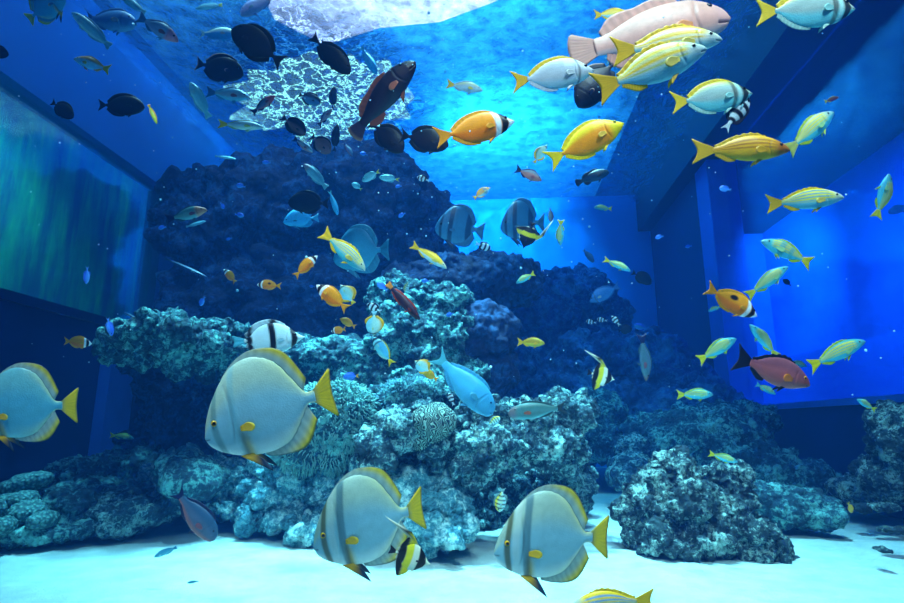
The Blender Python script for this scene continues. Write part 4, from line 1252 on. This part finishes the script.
fish(SS, 857, 399, 875, 410, 'small pale fish with yellow tail on the dark sill line', L=.15, back='#68b8c8')
fish(DS, 783, 279, 791, 286, 'tiny dark oval fish right of the striped teal snapper', L=.1)
fish(SS, 134, 438, 110, 435, 'dim green fish with bright tail in the left shadows', L=.22, back='#287850', flank='#2a7c78', belly='#287878', hs=.9)
fish('mauve_snapper', 216, 539, 174, 490, 'purple-grey fish with navy tail nosing down to the sand', L=.3, hs=1.15, body='parrot', back='#2c5070', flank='#4c5c78', belly='#a05c60')
fish('yellow_butterflyfish', 852, 513, 848, 502, 'tiny yellow fish among the right rubble', L=.08, name='small_yellow_fish', body='damsel', bars=[], flank='#e8b020', belly='#d8a830')
fish(SN, 569, 607, 654, 598, 'yellow and blue striped snapper cut by the bottom edge', L=.28, hs=1.0, belly='#d8c850', flank='#e8c838', stripes=[(.62, .07, '#5c94c8'), (.3, .08, '#5c94c8'), (-.02, .08, '#5c94c8'), (-.35, .08, '#6ca0c8')])
fish(MI, 431, 563, 389, 549, 'black, yellow and white moorish idol in front of the low batfish', d=1.78, hs=.88, bend=0)
fish('pale_wrasse', 154, 557, 177, 547, 'slim blue-grey goby resting over the left sand', name='sand_goby', d=3.0, back='#3888a8', flank='#4898b0', belly='#5ca8bc', fin='#3888a8', tail='#3888a8')
fish('pale_wrasse', 187, 583, 199, 581, 'tiny dark goby on the sand nearest the glass', name='sand_goby', d=2.6, back='#3888a8', flank='#4898b0', belly='#5ca8bc')
fish(PW, 206, 221, 186, 227, 'thin white-nosed fish below the orange-faced fish', L=.2, hs=.7)
fish('mauve_snapper', 207, 209, 166, 220, 'grey-green fish with an orange cheek left of the dark water', L=.28, back='#4a8080', flank='#6f9890', belly='#60a0a8', head=(.25, '#e07850', .8), fin='#204858')
fish(PW, 304, 164, 327, 188, 'grey-white fish with reddish face diagonal over the dark rock', L=.26, hs=1.3, head=(.2, '#c08080', .7))
fish(DS, 288, 201, 330, 204, 'black surgeonfish with oval body over the dark rock', L=.32)
fish(BP, 338, 215, 329, 190, 'blue fish turned edge-on at the black surgeonfish tail', L=.22, hs=.6)
fish(PW, 236, 159, 215, 156, 'thin pale fish below the white yellow-tailed snapper', L=.2, hs=.6)
fish(PD, 362, 181, 380, 171, 'pale damselfish with yellow tail, left of the pair by the tower', L=.15, hs=.8)
fish(PD, 379, 177, 400, 180, 'pale damselfish with yellow tail, right of the pair by the tower', L=.16, hs=.7)
fish(PD, 352, 183, 362, 190, 'tiny white and yellow damselfish below the pair by the tower', L=.1)
fish(PW, 207, 277, 164, 258, 'long faint grey fish gliding in the left darkness', L=.5, hs=.35, back='#1c4c74', flank='#1c4c74', belly='#2a6488', fin='#1c4c74', tail='#1c4c74', d=5.2)
fish(PW, 124, 312, 143, 323, 'small dim grey fish over the left shelf', L=.2, hs=.5, back='#205880', flank='#28688c')
fish(CH, 86, 284, 88, 266, 'neon blue damselfish upright in the dark left water, upper of two', L=.08, hs=.75)
fish(CH, 112, 336, 107, 317, 'neon blue damselfish upright left of the rock shelf, lower of two', L=.08, hs=.75)
fish(CH, 343, 377, 359, 376, 'blue chromis with yellow tail above the brush-covered boulder', L=.07, tail='#e8b020')
# little blue chromis: (head, tail, label)
for a in [(158, 228, 167, 227, 'small blue chromis left of the thin white-nosed fish'),
          (236, 185, 246, 187, 'small blue chromis before the upper dark rock'),
          (224, 209, 220, 202, 'small blue chromis a little below and left of the upper one'),
          (262, 162, 271, 163, 'small blue chromis nearest the surface glitter'),
          (244, 216, 234, 214, 'small pale blue chromis left of the pale blue batfish'),
          (226, 240, 232, 238, 'small blue chromis lowest over the dark rock'),
          (360, 153, 368, 155, 'small blue chromis just left of the brown surgeonfish pair'),
          (398, 217, 406, 213, 'small blue chromis in front of the dark tower flank'),
          (377, 283, 388, 291, 'bright blue chromis touching the dark wrasse tail'),
          (421, 281, 430, 281, 'blue chromis right of the small yellow and blue fish'),
          (446, 316, 454, 313, 'blue chromis before the shaded round rock'),
          (248, 305, 254, 304, 'dim blue chromis over the middle reef'),
          (309, 286, 315, 287, 'dim blue chromis beside the heads-up foxface'),
          (719, 188, 732, 190, 'bright blue chromis in front of the slanting dark beam'),
          (685, 247, 692, 246, 'dim blue chromis on the pillar'),
          (395, 187, 402, 186, 'tiny blue chromis under the pale damselfish pair'),
          (200, 306, 205, 296, 'dim blue chromis standing upright over the left shelf'),
          (655, 238, 664, 236, 'dim blue chromis left of the pillar top')]:
    fish(CH, *a)
